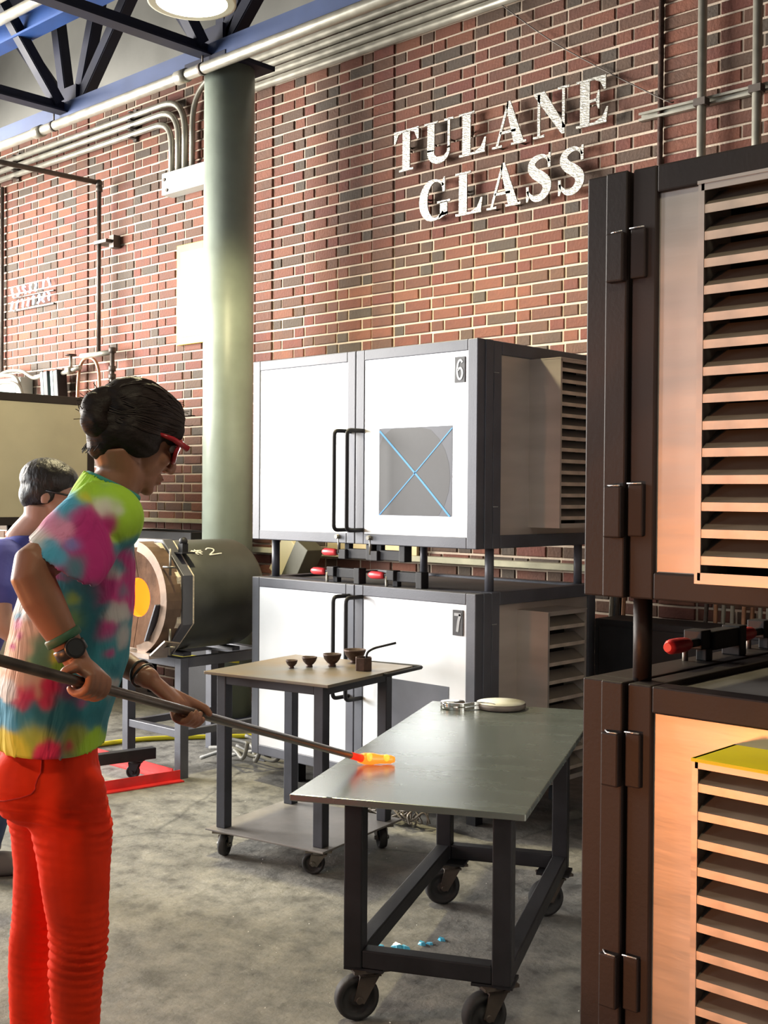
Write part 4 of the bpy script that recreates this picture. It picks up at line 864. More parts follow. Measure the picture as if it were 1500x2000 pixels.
# bowls, cup, rods on the cart
def bowl(label, x, y, r, h):
    bm = B(); lathe(bm, [(r * 0.42, 0), (r * 0.42, h * 0.10), (r * 0.34, h * 0.18), (r * 0.55, h * 0.30), (r * 0.85, h * 0.58), (r * 0.97, h * 0.85), (r, h * 0.86), (r, h), (r * 0.88, h), (r * 0.80, h * 0.62), (r * 0.45, h * 0.36), (0.004, h * 0.30)], n=28)
    o = obj('iron_bowl', bm, 'rust_iron'); o.location = (x, y, 0.7205); tag(o, label, 'bowl', 'iron bowls in a row by size')
CX = lambda u, v: (-3.105 + u * math.cos(CA) - v * math.sin(CA), 3.02 + u * math.sin(CA) + v * math.cos(CA))
for lb, (u, v), r, h in (('smallest rusty iron bowl, leftmost in the row on the cart', (-0.365, 0.262), 0.024, 0.032), ('second smallest rusty iron bowl on the cart', (-0.330, 0.335), 0.031, 0.040), ('second largest rusty iron bowl, third from the left on the cart', (-0.265, 0.402), 0.038, 0.050), ('largest rusty iron bowl, partly behind the hexagonal cup', (-0.240, 0.530), 0.046, 0.056)):
    x, y = CX(u, v); bowl(lb, x, y, r, h)
bm = B(); r = 0.036
for k in range(1):
    rings = []
    for rr, z in ((r, 0.0), (r, 0.052), (r * 0.86, 0.052), (r * 0.86, 0.008)):
        rings.append([bm.verts.new((rr * math.cos(PI / 3 * i), rr * math.sin(PI / 3 * i), z)) for i in range(6)])
    for A, C in zip(rings, rings[1:]):
        for i in range(6): bm.faces.new((A[i], A[(i + 1) % 6], C[(i + 1) % 6], C[i]))
    bm.faces.new(rings[0][::-1]); bm.faces.new(rings[-1])
o = obj('hexagonal_cup', bm, 'rust_iron', None, 0.0015); x, y = CX(-0.098, 0.382); o.location = (x, y, 0.7205); o.rotation_euler = (0, 0, 0.3); tag(o, 'rusty hexagonal iron cup in front of the largest bowl', 'cup')
bm = B(); p0 = V((*CX(-0.088, 0.392), 0.732)); dx = r_ * 0.83 + f_ * 0.1
tube(bm, rounded([p0 + V((-0.012, 0, 0.0)), p0 + V((0, 0, 0.060)), p0 + V((0.020, 0.018, 0.076)), p0 + V((0.085, 0.078, 0.098))], 0.012), 0.0048, 8)
tag(obj('bent_rod', bm, 'black_steel'), 'thin bent dark rod leaning out of the hexagonal cup', 'rod')

# ------------------------------------------------------------------ jacks and plate on the marver
t = thing('round_plate', 'round white plate with dark rim at the far end of the marver', 'plate', (-2.745, 3.588, 0.6095))
bm = B(); lathe(bm, [(0.080, 0.0), (0.093, 0.004), (0.095, 0.018), (0.091, 0.022), (0.0, 0.020)], n=40); obj('dark_rim', bm, 'cork', t)
bm = B(); lathe(bm, [(0.0, 0.0205), (0.091, 0.0225), (0.092, 0.0245), (0.0, 0.0225)], n=40); obj('white_face', bm, 'white_plate', t)
t = thing('glass_jacks', 'polished steel spring jacks with a looped end beside the white plate', 'jacks', (0, 0, 0))
e = V((r_.x, r_.y, 0)).normalized(); g = V((f_.x, f_.y, 0)).normalized(); o0 = V((-2.890, 3.43, 0.6095))
for k in (0, 1):
    bm = B(); zz = 0.006 + 0.016 * k
    c = smooth_path([o0 - g * 0.030 + e * 0.015 + V((0, 0, zz)), o0 - g * 0.042 + e * 0.055 + V((0, 0, zz - 0.001)), o0 - g * 0.030 + e * 0.085 + V((0, 0, zz)), o0 - g * 0.016 + e * 0.115 + V((0, 0, zz + 0.002)), o0 - g * 0.016 + e * 0.145 + V((0, 0, zz + 0.001)), o0 - g * 0.030 + e * 0.175 + V((0, 0, zz - 0.001)), o0 - g * 0.040 + e * 0.186 + V((0, 0, zz - 0.002))], 5)
    rows = []
    for p_, (tt, _, _) in zip(c, frames(c)):
        s = V((-tt.y, tt.x, 0)).normalized()
        rows.append([bm.verts.new(p_ + s * 0.0035 * a_ + V((0, 0, b_))) for a_, b_ in ((-1, -0.0055), (1, -0.0055), (1, 0.0055), (-1, 0.0055))])
    for A, C in zip(rows, rows[1:]):
        for i in range(4): bm.faces.new((A[i], A[(i + 1) % 4], C[(i + 1) % 4], C[i]))
    bm.faces.new(rows[0]); bm.faces.new(rows[-1][::-1])
    obj('jack_arm', bm, 'tong', t)
bm = B(); lathe(bm, [(0.044, 0.0), (0.048, 0.003), (0.046, 0.012), (0.048, 0.020), (0.045, 0.027), (0.02, 0.030), (0.0, 0.030)], (0, 0, 0), 28); bmesh.ops.translate(bm, vec=o0 + g * 0.012 + e * 0.030, verts=bm.verts); obj('spring_end', bm, 'tong', t)

# ------------------------------------------------------------------ rods in the rack behind the right kilns
t = thing('pipe_rack', 'dark steel rack at the wall holding the leaning blowpipes', 'rack', (-2.25, 5.06, 0))
bm = B(); box(bm, -0.95, 0.95, 0.02, 0.07, 1.0, 1.04); box(bm, -0.95, 0.95, -0.20, -0.17, 0.28, 0.32)
for x in (-0.95, 0.90): box(bm, x, x + 0.05, -0.20, 0.12, 0.0, 0.04); box(bm, x, x + 0.05, 0.02, 0.07, 0.04, 1.0); box(bm, x, x + 0.05, -0.2, -0.15, 0.04, 0.30)
obj('rack_frame', bm, 'black_steel', t, 0.003)
for k, x in enumerate((-3.16, -3.13, -3.09, -2.98, -2.95, -2.66, -2.61, -2.57, -2.52, -2.47, -2.43, -2.39, -2.35, -2.31, -2.26, -2.21)):
    rr = random.Random(k + 50); bm = B()
    tube(bm, [(x + rr.uniform(0.015, 0.035), 4.90, 0.006), (x + rr.uniform(-0.008, 0.008), 5.045, 1.16 + rr.uniform(-0.06, 0.10))], 0.0105, 8)
    o = obj('blowpipe', bm, ['galv', 'iron_rod', 'copper_pipe', 'galv'][k % 4 if k != 9 else 2])
    ORD = ['first', 'second', 'third', 'fourth', 'fifth', 'sixth', 'seventh', 'eighth', 'ninth', 'tenth', 'eleventh']
    tag(o, '%s leaning blowpipe from the left, %s the round post between the right kilns' % (ORD[k if k < 5 else k - 5], 'beside' if k < 5 else 'well right of'), 'pipe', 'blowpipes leaning in the rack')
t = thing('dark_cupboard', 'dark cupboard against the wall seen between the two right kilns', 'cupboard', (-2.45, 4.62, 0))
bm = B(); box(bm, -0.55, 0.9, 0, 0.22, 0, 0.86); obj('carcass', bm, 'black_steel', t, 0.004)
bm = B(); box(bm, -0.52, 0.16, -0.012, 0.0, 0.05, 0.83); obj('cupboard_door', bm, 'black_steel', t, 0.003)
bm = B(); box(bm, 0.18, 0.87, -0.012, 0.0, 0.05, 0.83); obj('cupboard_door', bm, 'black_steel', t, 0.003)
# tangle of wire on the floor behind the cart
bm = B(); rr = random.Random(3)
for k in range(26):
    x, y = -3.48 + rr.uniform(-0.16, 0.17), 3.755 + rr.uniform(-0.02, 0.02) + 0.14
    pts = [(x + rr.uniform(-.07, .07), y + rr.uniform(-.04, .04), 0.01 + rr.uniform(0, 0.10)) for _ in range(5)]
    tube(bm, smooth_path(pts, 4), 0.0045, 5)
bmesh.ops.translate(bm, vec=(0.0, -0.16, 0.0), verts=bm.verts)
tag(obj('scrap_wire', bm, 'wire'), 'tangle of pale scrap wire on the floor behind the bowl table', 'wire', kind='stuff')

# glass chips on the floor
bm = B(); rr = random.Random(11)
for k in range(150):
    x, y = rr.uniform(-4.6, -1.2), rr.uniform(1.2, 3.6); s = rr.uniform(0.0015, 0.0042)
    vs_ = [bm.verts.new((x + s * math.cos(a_) * rr.uniform(.5, 1.2), y + s * math.sin(a_) * rr.uniform(.5, 1.2), 0.0003)) for a_ in (0, 1.6, 3.1, 4.7)]
    tp = bm.verts.new((x, y, s * 0.8)); bm.faces.new(vs_)
    for i in range(4): bm.faces.new((vs_[i], vs_[(i + 1) % 4], tp))
tag(obj('glass_chips', bm, 'shard'), 'tiny clear glass chips scattered over the concrete floor', 'glass', kind='stuff')
for k, (x, y, s) in enumerate(((-2.525, 2.690, 0.020), (-2.485, 2.728, 0.024), (-2.465, 2.742, 0.018), (-2.446, 2.80, 0.019), (-2.430, 2.822, 0.015), (-2.428, 2.872, 0.017))):
    bm = B(); rr = random.Random(k); lo = [bm.verts.new((s * math.cos(a_) * rr.uniform(.7, 1.3), s * 0.6 * math.sin(a_) * rr.uniform(.7, 1.3), 0)) for a_ in (0, 1.2, 2.5, 3.8, 5.0)]; hi = [bm.verts.new((v.co.x * .7, v.co.y * .7, s * rr.uniform(.3, .6))) for v in lo]
    bm.faces.new(lo[::-1]); bm.faces.new(hi)
    for i in range(5): bm.faces.new((lo[i], lo[(i + 1) % 5], hi[(i + 1) % 5], hi[i]))
    o = obj('blue_glass_chip', bm, 'blue_shard'); o.location = (x, y, 0); tag(o, '%s blue glass chip from the left on the floor under the marver table' % ['first', 'second', 'third', 'fourth', 'fifth', 'last'][k], 'glass', 'blue glass chips in an arc on the floor')

# ------------------------------------------------------------------ high bay lamp
t = thing('high_bay_lamp', 'round glowing high bay lamp hanging at the top of the picture', 'lamp', (-4.22, 3.24, 3.58))
bm = B(); lathe(bm, [(0.185, 0.0), (0.195, 0.0), (0.195, 0.03), (0.15, 0.12), (0.09, 0.18), (0.07, 0.30), (0.0, 0.30)], n=40); obj('shade', bm, 'lamp_shell', t)
bm = B(); lathe(bm, [(0.0, -0.012), (0.12, -0.008), (0.184, 0.006), (0.184, 0.012), (0.0, 0.012)], n=40); obj('diffuser', bm, 'lamp_glow', t)
bm = B(); tube(bm, [(0, 0, 0.30), (0, 0, 1.76)], 0.008, 8); obj('hanging_rod', bm, 'pipe_dark', t)
l = bpy.data.lights.new('lamp_light', 'SPOT'); l.energy = 470; l.color = (1.0, 0.86, 0.50); l.spot_size = math.radians(156); l.spot_blend = 0.3; l.shadow_soft_size = 0.12
lo_ = bpy.data.objects.new('lamp_light', l); COL.objects.link(lo_); lo_.location = (-4.22, 3.24, 3.545)
# ------------------------------------------------------------------ people
RH = V((0.7295, 0.6839, 0)); FH = V((-0.6839, 0.7295, 0)); ZU = V((0, 0, 1))
SIDE = (RH * 0.30 - FH * 0.95).normalized(); FRONT = (RH * 0.95 + FH * 0.30).normalized()
def head(bm, M4):
    """skull, jaw, nose, lips, chin, ears in a head frame: x forward, y left, z up"""
    def e(c, rx, ry, rz, ang_=0): ball(bm, M4 @ V(c), rx, ry, rz, (M4.to_3x3() @ Matrix.Rotation(ang_, 3, 'Y')), u=20, v=14)
    e((-0.012, 0, 0.030), 0.096, 0.074, 0.088); e((0.030, 0, -0.035), 0.060, 0.058, 0.078, 0.12); e((0.034, 0, 0.020), 0.056, 0.062, 0.060)
    e((0.040, 0, -0.082), 0.046, 0.040, 0.034); e((0.074, 0, -0.104), 0.017, 0.021, 0.016)
    for s in (-1, 1): e((0.058, 0.030 * s, -0.028), 0.030, 0.026, 0.026); e((0.076, 0.030 * s, 0.022), 0.018, 0.026, 0.009)
    pts = [(0.088, 0, 0.012), (0.098, 0, -0.008), (0.110, 0, -0.030), (0.113, 0, -0.042)]
    tube(bm, [M4 @ V(p) for p in pts], [0.008, 0.009, 0.011, 0.009], 12); e((0.111, 0, -0.040), 0.011, 0.011, 0.009)
    for s in (-1, 1): e((0.100, 0.011 * s, -0.043), 0.010, 0.007, 0.007)
    e((0.088, 0, -0.068), 0.013, 0.024, 0.0075); e((0.086, 0, -0.080), 0.012, 0.021, 0.0075)
    for s in (-1, 1):
        e((-0.012, 0.073 * s, -0.012), 0.020, 0.008, 0.031, -0.2)
def face_parts(o, M4, lips='lip'):
    for s in (-1, 1):
        bm = B(); ball(bm, M4 @ V((0.074, 0.031 * s, 0.004)), 0.0125, u=14, v=10); ey = obj('eye', bm, 'eye', o)
        bm = B(); ball(bm, M4 @ V((0.0835, 0.031 * s, 0.003)), 0.0048, u=12, v=8); obj('iris', bm, 'iris', ey)
    bm = B(); ball(bm, M4 @ V((0.0925, 0, -0.069)), 0.0095, 0.020, 0.0052, M4.to_3x3(), 16, 10); ball(bm, M4 @ V((0.0905, 0, -0.0795)), 0.009, 0.018, 0.0056, M4.to_3x3(), 16, 10); obj('lips', bm, lips, o)
def hand(bm, wrist, grip, ax, e1, e2, thumb_side=1, rp=0.0105, a0=0.35, a1=4.0, sc_=1.0):
    """hand closed round a rod: palm on the e1 side, fingers wrapping through e2, thumb the other way"""
    wrist, grip, ax = V(wrist), V(grip), V(ax).normalized(); e1 = (V(e1) - ax * V(e1).dot(ax)).normalized(); e2 = V(e2); e2 = (e2 - ax * e2.dot(ax) - e1 * e2.dot(e1)).normalized()
    P_ = lambda off, th, R_: grip + ax * off + (e1 * math.cos(th) + e2 * math.sin(th)) * R_
    R_ = rp + 0.0085
    mcp = [P_(o_ * sc_, a0, R_ + 0.010) for o_ in (-0.030, -0.010, 0.011, 0.031)]
    mid = sum(mcp, V()) / 4
    wd = (mid - wrist); n_ = wd.cross(ax).normalized()
    secs = []
    for t_, wa, tb in ((-0.15, 0.024, 0.019), (0.12, 0.028, 0.019), (0.45, 0.038, 0.018), (0.8, 0.043, 0.015), (1.0, 0.042, 0.012)):
        secs.append((wrist + wd * t_, ax * wa * sc_, n_ * tb * sc_))
    loft(bm, secs, 18)
    for i, (o_, ln) in enumerate(zip((-0.030, -0.010, 0.011, 0.031), (0.92, 1.0, 1.0, 0.86) if thumb_side > 0 else (0.86, 1.0, 1.0, 0.92))):
        n = 9; pts = [P_(o_ * sc_ * 0.97, a0 + (a1 - a0) * ln * k / n, R_ + 0.010 * (1 - k / n) ** 2) for k in range(n + 1)]
        rs = [(0.0100 - 0.0026 * k / n + (0.0008 if k in (3, 6) else 0)) * sc_ for k in range(n + 1)]
        chain(bm, pts, rs, 12)
    tb0 = wrist + wd * 0.42 + ax * 0.030 * thumb_side * sc_
    chain(bm, [tb0, P_(0.050 * thumb_side * sc_, -0.45, R_ + 0.006), P_(0.058 * thumb_side * sc_, -1.15, R_ + 0.001), P_(0.060 * thumb_side * sc_, -1.9, R_)], [0.0145 * sc_, 0.0115 * sc_, 0.010 * sc_, 0.0085 * sc_], 12)
def wrap_shirt(secs, sleeves, n=32, tilt=1.0):
    bm = B(); S_, F_ = SIDE, FRONT
    loft(bm, [(c, S_ * a, F_ * b - ZU * b * 0.5 * max(0, min(1, (c.z - 1.38) / 0.05)) * tilt) for c, a, b in secs], n)
    for sl in sleeves: loft(bm, sl, 24)
    ball(bm, V((0.160, 0.030, 1.366)), 0.074, u=20, v=14); ball(bm, V((0.118, 0.058, 1.392)), 0.058, u=20, v=14)
    return bm
def open_rim(o, tests):
    """cut the cloth open where it ends (hem, cuffs, neck) and give it thickness"""
    me = o.data; bm = bmesh.new(); bm.from_mesh(me)
    kill = [f for f in bm.faces if any(t_(f.calc_center_median(), f.normal) for t_ in tests)]
    bmesh.ops.delete(bm, geom=kill, context='FACES'); bm.to_mesh(me); bm.free()
    s = o.modifiers.new('cloth', 'SOLIDIFY'); s.thickness = 0.004; s.offset = -1

# --- the glassblower with the pipe
OW = V((-2.2, 1.33, 0))
PELVIS = [((0.023, -0.016, 0.914), 0.145, 0.095), ((0.023, -0.016, 0.869), 0.155, 0.098), ((0.030, -0.011, 0.816), 0.158, 0.098), ((0.036, -0.006, 0.768), 0.15, 0.088)]
LEG_R = [((0.094, -0.026, 0.804), 0.085), ((0.113, -0.017, 0.738), 0.079), ((0.112, -0.013, 0.653), 0.071), ((0.107, 0.001, 0.544), 0.0605), ((0.103, 0.003, 0.490), 0.0575), ((0.091, 0.005, 0.428), 0.0545), ((0.085, 0.010, 0.324), 0.048), ((0.079, 0.016, 0.203), 0.042), ((0.076, 0.018, 0.085), 0.04)]
LEG_L = [((-0.040, 0.011, 0.772), 0.085), ((-0.047, 0.023, 0.686), 0.077), ((-0.053, 0.023, 0.608), 0.07), ((-0.077, 0.019, 0.493), 0.058), ((-0.088, 0.014, 0.435), 0.053), ((-0.097, 0.012, 0.372), 0.049), ((-0.104, 0.017, 0.262), 0.044), ((-0.107, 0.019, 0.149), 0.04), ((-0.110, 0.021, 0.079), 0.038)]
SHIRT = [((0.028, -0.018, 0.899), 0.163, 0.107), ((0.031, -0.014, 0.955), 0.163, 0.112), ((0.037, 0.000, 1.028), 0.165, 0.127), ((0.040, 0.010, 1.070), 0.165, 0.13), ((0.046, 0.024, 1.166), 0.165, 0.121), ((0.050, 0.037, 1.240), 0.163, 0.11), ((0.056, 0.051, 1.315), 0.155, 0.094), ((0.063, 0.065, 1.376), 0.135, 0.074), ((0.074, 0.078, 1.412), 0.098, 0.062), ((0.084, 0.086, 1.430), 0.074, 0.057), ((0.090, 0.090, 1.446), 0.062, 0.054)]
SLEEVE_R = [((0.172, 0.017, 1.366), 0.074), ((0.175, -0.015, 1.343), 0.08), ((0.193, -0.061, 1.316), 0.083), ((0.223, -0.122, 1.290), 0.08)]
SLEEVE_L = [((-0.017, 0.155, 1.366), 0.066), ((-0.050, 0.164, 1.308), 0.066), ((-0.087, 0.169, 1.226), 0.066)]
ARM_R = [((0.168, 0.013, 1.371), 0.042), ((0.191, -0.082, 1.324), 0.042), ((0.215, -0.171, 1.280), 0.0395), ((0.216, -0.173, 1.266), 0.039), ((0.230, -0.158, 1.221), 0.0385), ((0.247, -0.136, 1.168), 0.0325), ((0.262, -0.117, 1.126), 0.026), ((0.268, -0.108, 1.105), 0.0245)]
ARM_L = [((-0.017, 0.155, 1.366), 0.044), ((-0.087, 0.169, 1.226), 0.04), ((-0.132, 0.165, 1.113), 0.036), ((-0.123, 0.166, 1.097), 0.036), ((-0.021, 0.173, 1.052), 0.031), ((0.053, 0.179, 1.031), 0.025), ((0.088, 0.184, 1.020), 0.0235)]
AX = V((-0.36948, 0.88079, -0.29613)); G_R = V((0.297, -0.106, 1.062)); G_L = G_R + AX * 0.405
def head_matrix(pos, fwd, pitch):
    x = (V(fwd).normalized() * math.cos(pitch) - ZU * math.sin(pitch)).normalized(); y = ZU.cross(x).normalized(); z = x.cross(y)
    return Matrix.Translation(V(pos)) @ Matrix((x, y, z)).transposed().to_4x4()
HM = head_matrix((0.107, 0.140, 1.541), RH * 0.82 + FH * 0.57, math.radians(25)) @ Matrix.Scale(0.90, 4)
bm = B(); head(bm, HM)
tube(bm, [HM @ V((-0.030, 0, -0.045)), V((0.098, 0.108, 1.462)), V((0.088, 0.088, 1.420)), V((0.075, 0.078, 1.39))], [0.058, 0.052, 0.055, 0.07], 20)
loft(bm, [(V(c), SIDE * (a - 0.022), FRONT * (b - 0.022)) for c, a, b in SHIRT], 24)
loft(bm, [(V(c), SIDE * (a - 0.012), FRONT * (b - 0.012)) for c, a, b in PELVIS], 24)
for L_ in (LEG_R, LEG_L): chain(bm, [p for p, _ in L_], [r - 0.010 for _, r in L_], 16)
for L_ in (LEG_R, LEG_L):
    a_ = V(L_[-1][0]); chain(bm, [a_, V((a_.x, a_.y, 0.045)) + FRONT * 0.03, V((a_.x, a_.y, 0.032)) + FRONT * 0.12], [0.03, 0.028, 0.02], 12)
for A_ in (ARM_R, ARM_L): chain(bm, [p for p, _ in A_], [r for _, r in A_], 18)
eR = (-FH * 0.75 + ZU * 0.75 + RH * 0.1)
hand(bm, ARM_R[-1][0], G_R, AX, eR, RH * 0.9 + FH * 0.2, -1, 0.0105, 0.45, 3.9, 0.95)
hand(bm, ARM_L[-1][0], G_L, AX, FH * 0.55 + ZU * 0.65 - RH * 0.55, -RH * 0.3 - FH * 0.4 - ZU * 0.85, 1, 0.0105, 0.25, 4.1, 0.92)
who = union('person', bm, 'skin', 0.0042, None, 3)
who.location = OW; tag(who, 'standing woman in tie-dye shirt and orange red trousers, steering a pipe', 'person')
face_parts(who, HM)
# trousers
bm = B(); loft(bm, [(V(c), SIDE * a, FRONT * b) for c, a, b in PELVIS], 28)
ball(bm, V((0.085, -0.05, 0.835)) - FRONT * 0.035, 0.085, u=20, v=12); ball(bm, V((-0.03, 0.02, 0.830)) - FRONT * 0.045, 0.085, u=20, v=12)
for L_ in (LEG_R, LEG_L): chain(bm, [p for p, _ in L_], [r for _, r in L_], 22)
pants = union('trousers', bm, 'pants', 0.006, who, 5)
for v in pants.data.vertices:
    p = v.co; n_ = v.normal
    wv = math.exp(-((p.z - 0.47) / 0.075) ** 2) + 1.0 * math.exp(-((p.z - 0.755) / 0.06) ** 2) + 0.16 + 0.35 * math.exp(-((p.z - 0.28) / 0.10) ** 2)
    q = noise.noise(V((p.x * 9, p.y * 9, p.z * 7))) * 2.4
    v.co = p + n_ * (0.0034 * wv * math.sin(p.z * 330 + (p.x + p.y) * 34 + q * 2.0) * (0.6 + noise.noise(p * 14)) + 0.003 * noise.noise(p * 16))
open_rim(pants, [lambda c, n_: c.z < 0.082, lambda c, n_: c.z > 0.912])
bvh = BVHTree.FromPolygons([v.co for v in pants.data.vertices], [tuple(p.vertices) for p in pants.data.polygons])
def on_cloth(pts, off=0.001):
    out = []
    for p in smooth_path(pts, 6):
        c, n_, _, _ = bvh.find_nearest(p); out.append(c + n_ * off)
    return out
bk = V((0.10, -0.07, 0)) - FRONT * 0.10
for pts in ([bk + SIDE * 0.075 + V((0, 0, 0.91)) + FRONT * 0.085, bk + SIDE * 0.075 + V((0, 0, 0.86)) + FRONT * 0.08, bk + SIDE * 0.07 + V((0, 0, 0.835)) + FRONT * 0.07, bk + SIDE * 0.02 + V((0, 0, 0.815)), bk - SIDE * 0.03 + V((0, 0, 0.84))],):
    bm = B(); tube(bm, on_cloth(pts), 0.0016, 6); obj('pocket_seam', bm, 'seam', pants)
for L_ in (LEG_R, LEG_L):
    a_ = V(L_[-1][0]); bm = B()
    chain(bm, [V((a_.x, a_.y, 0.05)) - FRONT * 0.03, V((a_.x, a_.y, 0.045)) + FRONT * 0.06, V((a_.x, a_.y, 0.036)) + FRONT * 0.15], [0.046, 0.046, 0.034], 16)
    bmesh.ops.scale(bm, vec=(1, 1, 1), verts=bm.verts)
    sh = union('shoe', bm, 'shoe', 0.006, who, 3)
    for v in sh.data.vertices: v.co.z = max(v.co.z, 0.0)
# tie-dye shirt
hm = (RH * 0.80 - ZU * 0.60)
SLV_R = [(V((0.150, 0.035, 1.390)), (RH * 0.3 - ZU * 0.95) * 0.062, FH * 0.060), (V((0.182, 0.008, 1.376)), (RH * 0.45 - ZU * 0.89) * 0.074, FH * 0.070), (V((0.192, -0.026, 1.348)), (RH * 0.6 - ZU * 0.8) * 0.079, FH * 0.076), (V((0.203, -0.066, 1.318)), (RH * 0.72 - ZU * 0.69) * 0.080, FH * 0.078), (V((0.212, -0.106, 1.286)), hm * 0.080, FH * 0.077)]
bm = wrap_shirt([(V(c), a, b) for c, a, b in SHIRT], [SLV_R, [(V(p), SIDE * r, ZU * r * 0.7 + FRONT * r * 0.7) for p, r in SLEEVE_L]])
shirt = union('shirt', bm, 'tiedye', 0.0058, who, 4)
BLOBS = [('teal', (0.259, -0.038, 1.447), 0.016), ('lime', (0.242, -0.053, 1.433), 0.029), ('lime', (0.219, 0.021, 1.412), 0.026), ('lime', (0.232, 0.032, 1.374), 0.018), ('yellow', (0.233, -0.062, 1.414), 0.012), ('cyan', (0.202, -0.092, 1.397), 0.026), ('lime', (0.223, -0.071, 1.443), 0.014), ('pink', (0.179, -0.114, 1.360), 0.022), ('white', (0.170, -0.123, 1.339), 0.016), ('white', (0.257, -0.040, 1.397), 0.020), ('white', (0.214, 0.016, 1.389), 0.010), ('magenta', (0.247, -0.050, 1.353), 0.028), ('magenta', (0.225, -0.070, 1.370), 0.020), ('magenta', (0.246, -0.052, 1.309), 0.031), ('magenta', (0.259, -0.041, 1.275), 0.024), ('pink', (0.201, -0.094, 1.348), 0.014), ('cyan', (0.177, -0.116, 1.321), 0.016), ('cyan', (0.198, -0.098, 1.300), 0.013), ('blue', (0.215, -0.081, 1.321), 0.012), ('teal', (0.221, -0.076, 1.284), 0.016), ('teal', (0.230, 0.029, 1.311), 0.018), ('lime', (0.227, 0.027, 1.346), 0.018), ('lime', (0.213, 0.013, 1.331), 0.008), ('magenta', (0.234, 0.032, 1.293), 0.016), ('teal', (0.221, 0.020, 1.270), 0.014), ('teal', (0.160, -0.039, 1.189), 0.024), ('teal', (0.192, -0.011, 1.123), 0.030), ('teal', (0.181, -0.018, 1.224), 0.022), ('green', (0.157, -0.042, 1.179), 0.015), ('lime', (0.154, -0.045, 1.207), 0.011), ('magenta', (0.206, 0.004, 1.225), 0.027), ('grey', (0.216, 0.015, 1.260), 0.014), ('teal', (0.226, 0.023, 1.220), 0.014), ('magenta', (0.201, -0.002, 1.144), 0.015), ('magenta', (0.206, 0.003, 1.157), 0.009), ('grey', (0.213, 0.010, 1.179), 0.017), ('magenta', (0.238, 0.034, 1.198), 0.010), ('grey', (0.226, 0.021, 1.129), 0.014), ('magenta', (0.232, 0.027, 1.121), 0.008), ('magenta', (0.209, 0.005, 1.097), 0.009), ('teal', (0.217, 0.012, 1.073), 0.020), ('blue', (0.227, 0.021, 1.066), 0.009), ('teal', (0.197, -0.005, 1.189), 0.012), ('grey', (0.233, 0.028, 1.164), 0.008), ('white', (0.080, -0.114, 1.188), 0.014), ('cyan', (0.070, -0.124, 1.173), 0.010), ('pink', (0.070, -0.124, 1.155), 0.009), ('glow_peach', (0.093, -0.103, 1.145), 0.022), ('glow_peach', (0.083, -0.112, 1.112), 0.016), ('dgreen', (0.113, -0.085, 1.122), 0.020), ('dgreen', (0.104, -0.094, 1.087), 0.018), ('yellow', (0.130, -0.069, 1.102), 0.012), ('yellow', (0.097, -0.101, 1.077), 0.010), ('white', (0.061, -0.133, 1.129), 0.009), ('magenta', (0.078, -0.117, 1.134), 0.008), ('magenta', (0.067, -0.128, 1.109), 0.006), ('glow_peach', (0.073, -0.123, 1.071), 0.020), ('glow_peach', (0.095, -0.102, 1.051), 0.018), ('redp', (0.092, -0.106, 1.031), 0.015), ('redp', (0.087, -0.111, 1.004), 0.011), ('redp', (0.123, -0.077, 1.038), 0.013), ('redp', (0.120, -0.081, 1.012), 0.013), ('glow_peach', (0.107, -0.092, 1.026), 0.009), ('white', (0.065, -0.132, 1.031), 0.014), ('purple', (0.149, -0.053, 1.025), 0.017), ('magenta', (0.164, -0.039, 1.004), 0.011), ('green', (0.136, -0.064, 1.072), 0.013), ('white', (0.054, -0.140, 1.076), 0.010), ('grey', (0.199, -0.006, 1.032), 0.016), ('grey', (0.218, 0.012, 1.032), 0.012), ('teal', (0.095, -0.104, 0.979), 0.022), ('teal', (0.148, -0.054, 0.984), 0.032), ('teal', (0.192, -0.013, 0.989), 0.028), ('cyan', (0.058, -0.139, 0.975), 0.018), ('ygreen', (0.099, -0.102, 0.951), 0.018), ('yellow', (0.066, -0.132, 0.933), 0.017), ('yellow', (0.084, -0.116, 0.928), 0.013), ('ygreen', (0.156, -0.048, 0.948), 0.018), ('redp', (0.121, -0.081, 0.925), 0.013), ('redp', (0.151, -0.053, 0.929), 0.009), ('lime', (0.186, -0.020, 0.932), 0.016), ('teal', (0.206, 0.000, 0.971), 0.014), ('teal', (0.126, -0.075, 0.966), 0.014), ('grey', (0.211, 0.005, 1.007), 0.010), ('ygreen', (0.123, -0.079, 0.955), 0.012)]
DYE = {'teal': (0.035, 0.25, 0.32), 'cyan': (0.08, 0.42, 0.66), 'lime': (0.42, 0.74, 0.05), 'yellow': (0.78, 0.68, 0.05), 'pink': (0.82, 0.30, 0.52), 'white': (0.84, 0.83, 0.80), 'grey': (0.50, 0.50, 0.50), 'magenta': (0.52, 0.025, 0.22), 'blue': (0.14, 0.28, 0.70), 'green': (0.22, 0.46, 0.06), 'dgreen': (0.17, 0.36, 0.20), 'glow_peach': (0.84, 0.52, 0.36), 'redp': (0.74, 0.03, 0.12), 'purple': (0.20, 0.07, 0.18), 'ygreen': (0.46, 0.52, 0.07)}  # pale orange tone paints warm light into the white cloth
me = shirt.data; ca = me.color_attributes.new('Dye', 'FLOAT_COLOR', 'POINT')
bl = [(V(c), r, V(DYE[k])) for k, c, r in BLOBS]
import numpy as np
N_ = len(me.vertices); cc_ = np.empty(N_ * 3); me.vertices.foreach_get('co', cc_); cc_ = cc_.reshape(N_, 3)
wob = np.array([(noise.noise(v.co * 24) * 0.010, noise.noise(v.co * 24 + V((9, 0, 0))) * 0.010, noise.noise(v.co * 24 + V((0, 9, 0))) * 0.010 + noise.noise(v.co * 70) * 0.004) for v in me.vertices])
sd = np.array(SIDE); acc = np.zeros((N_, 3)); tw = np.zeros(N_)
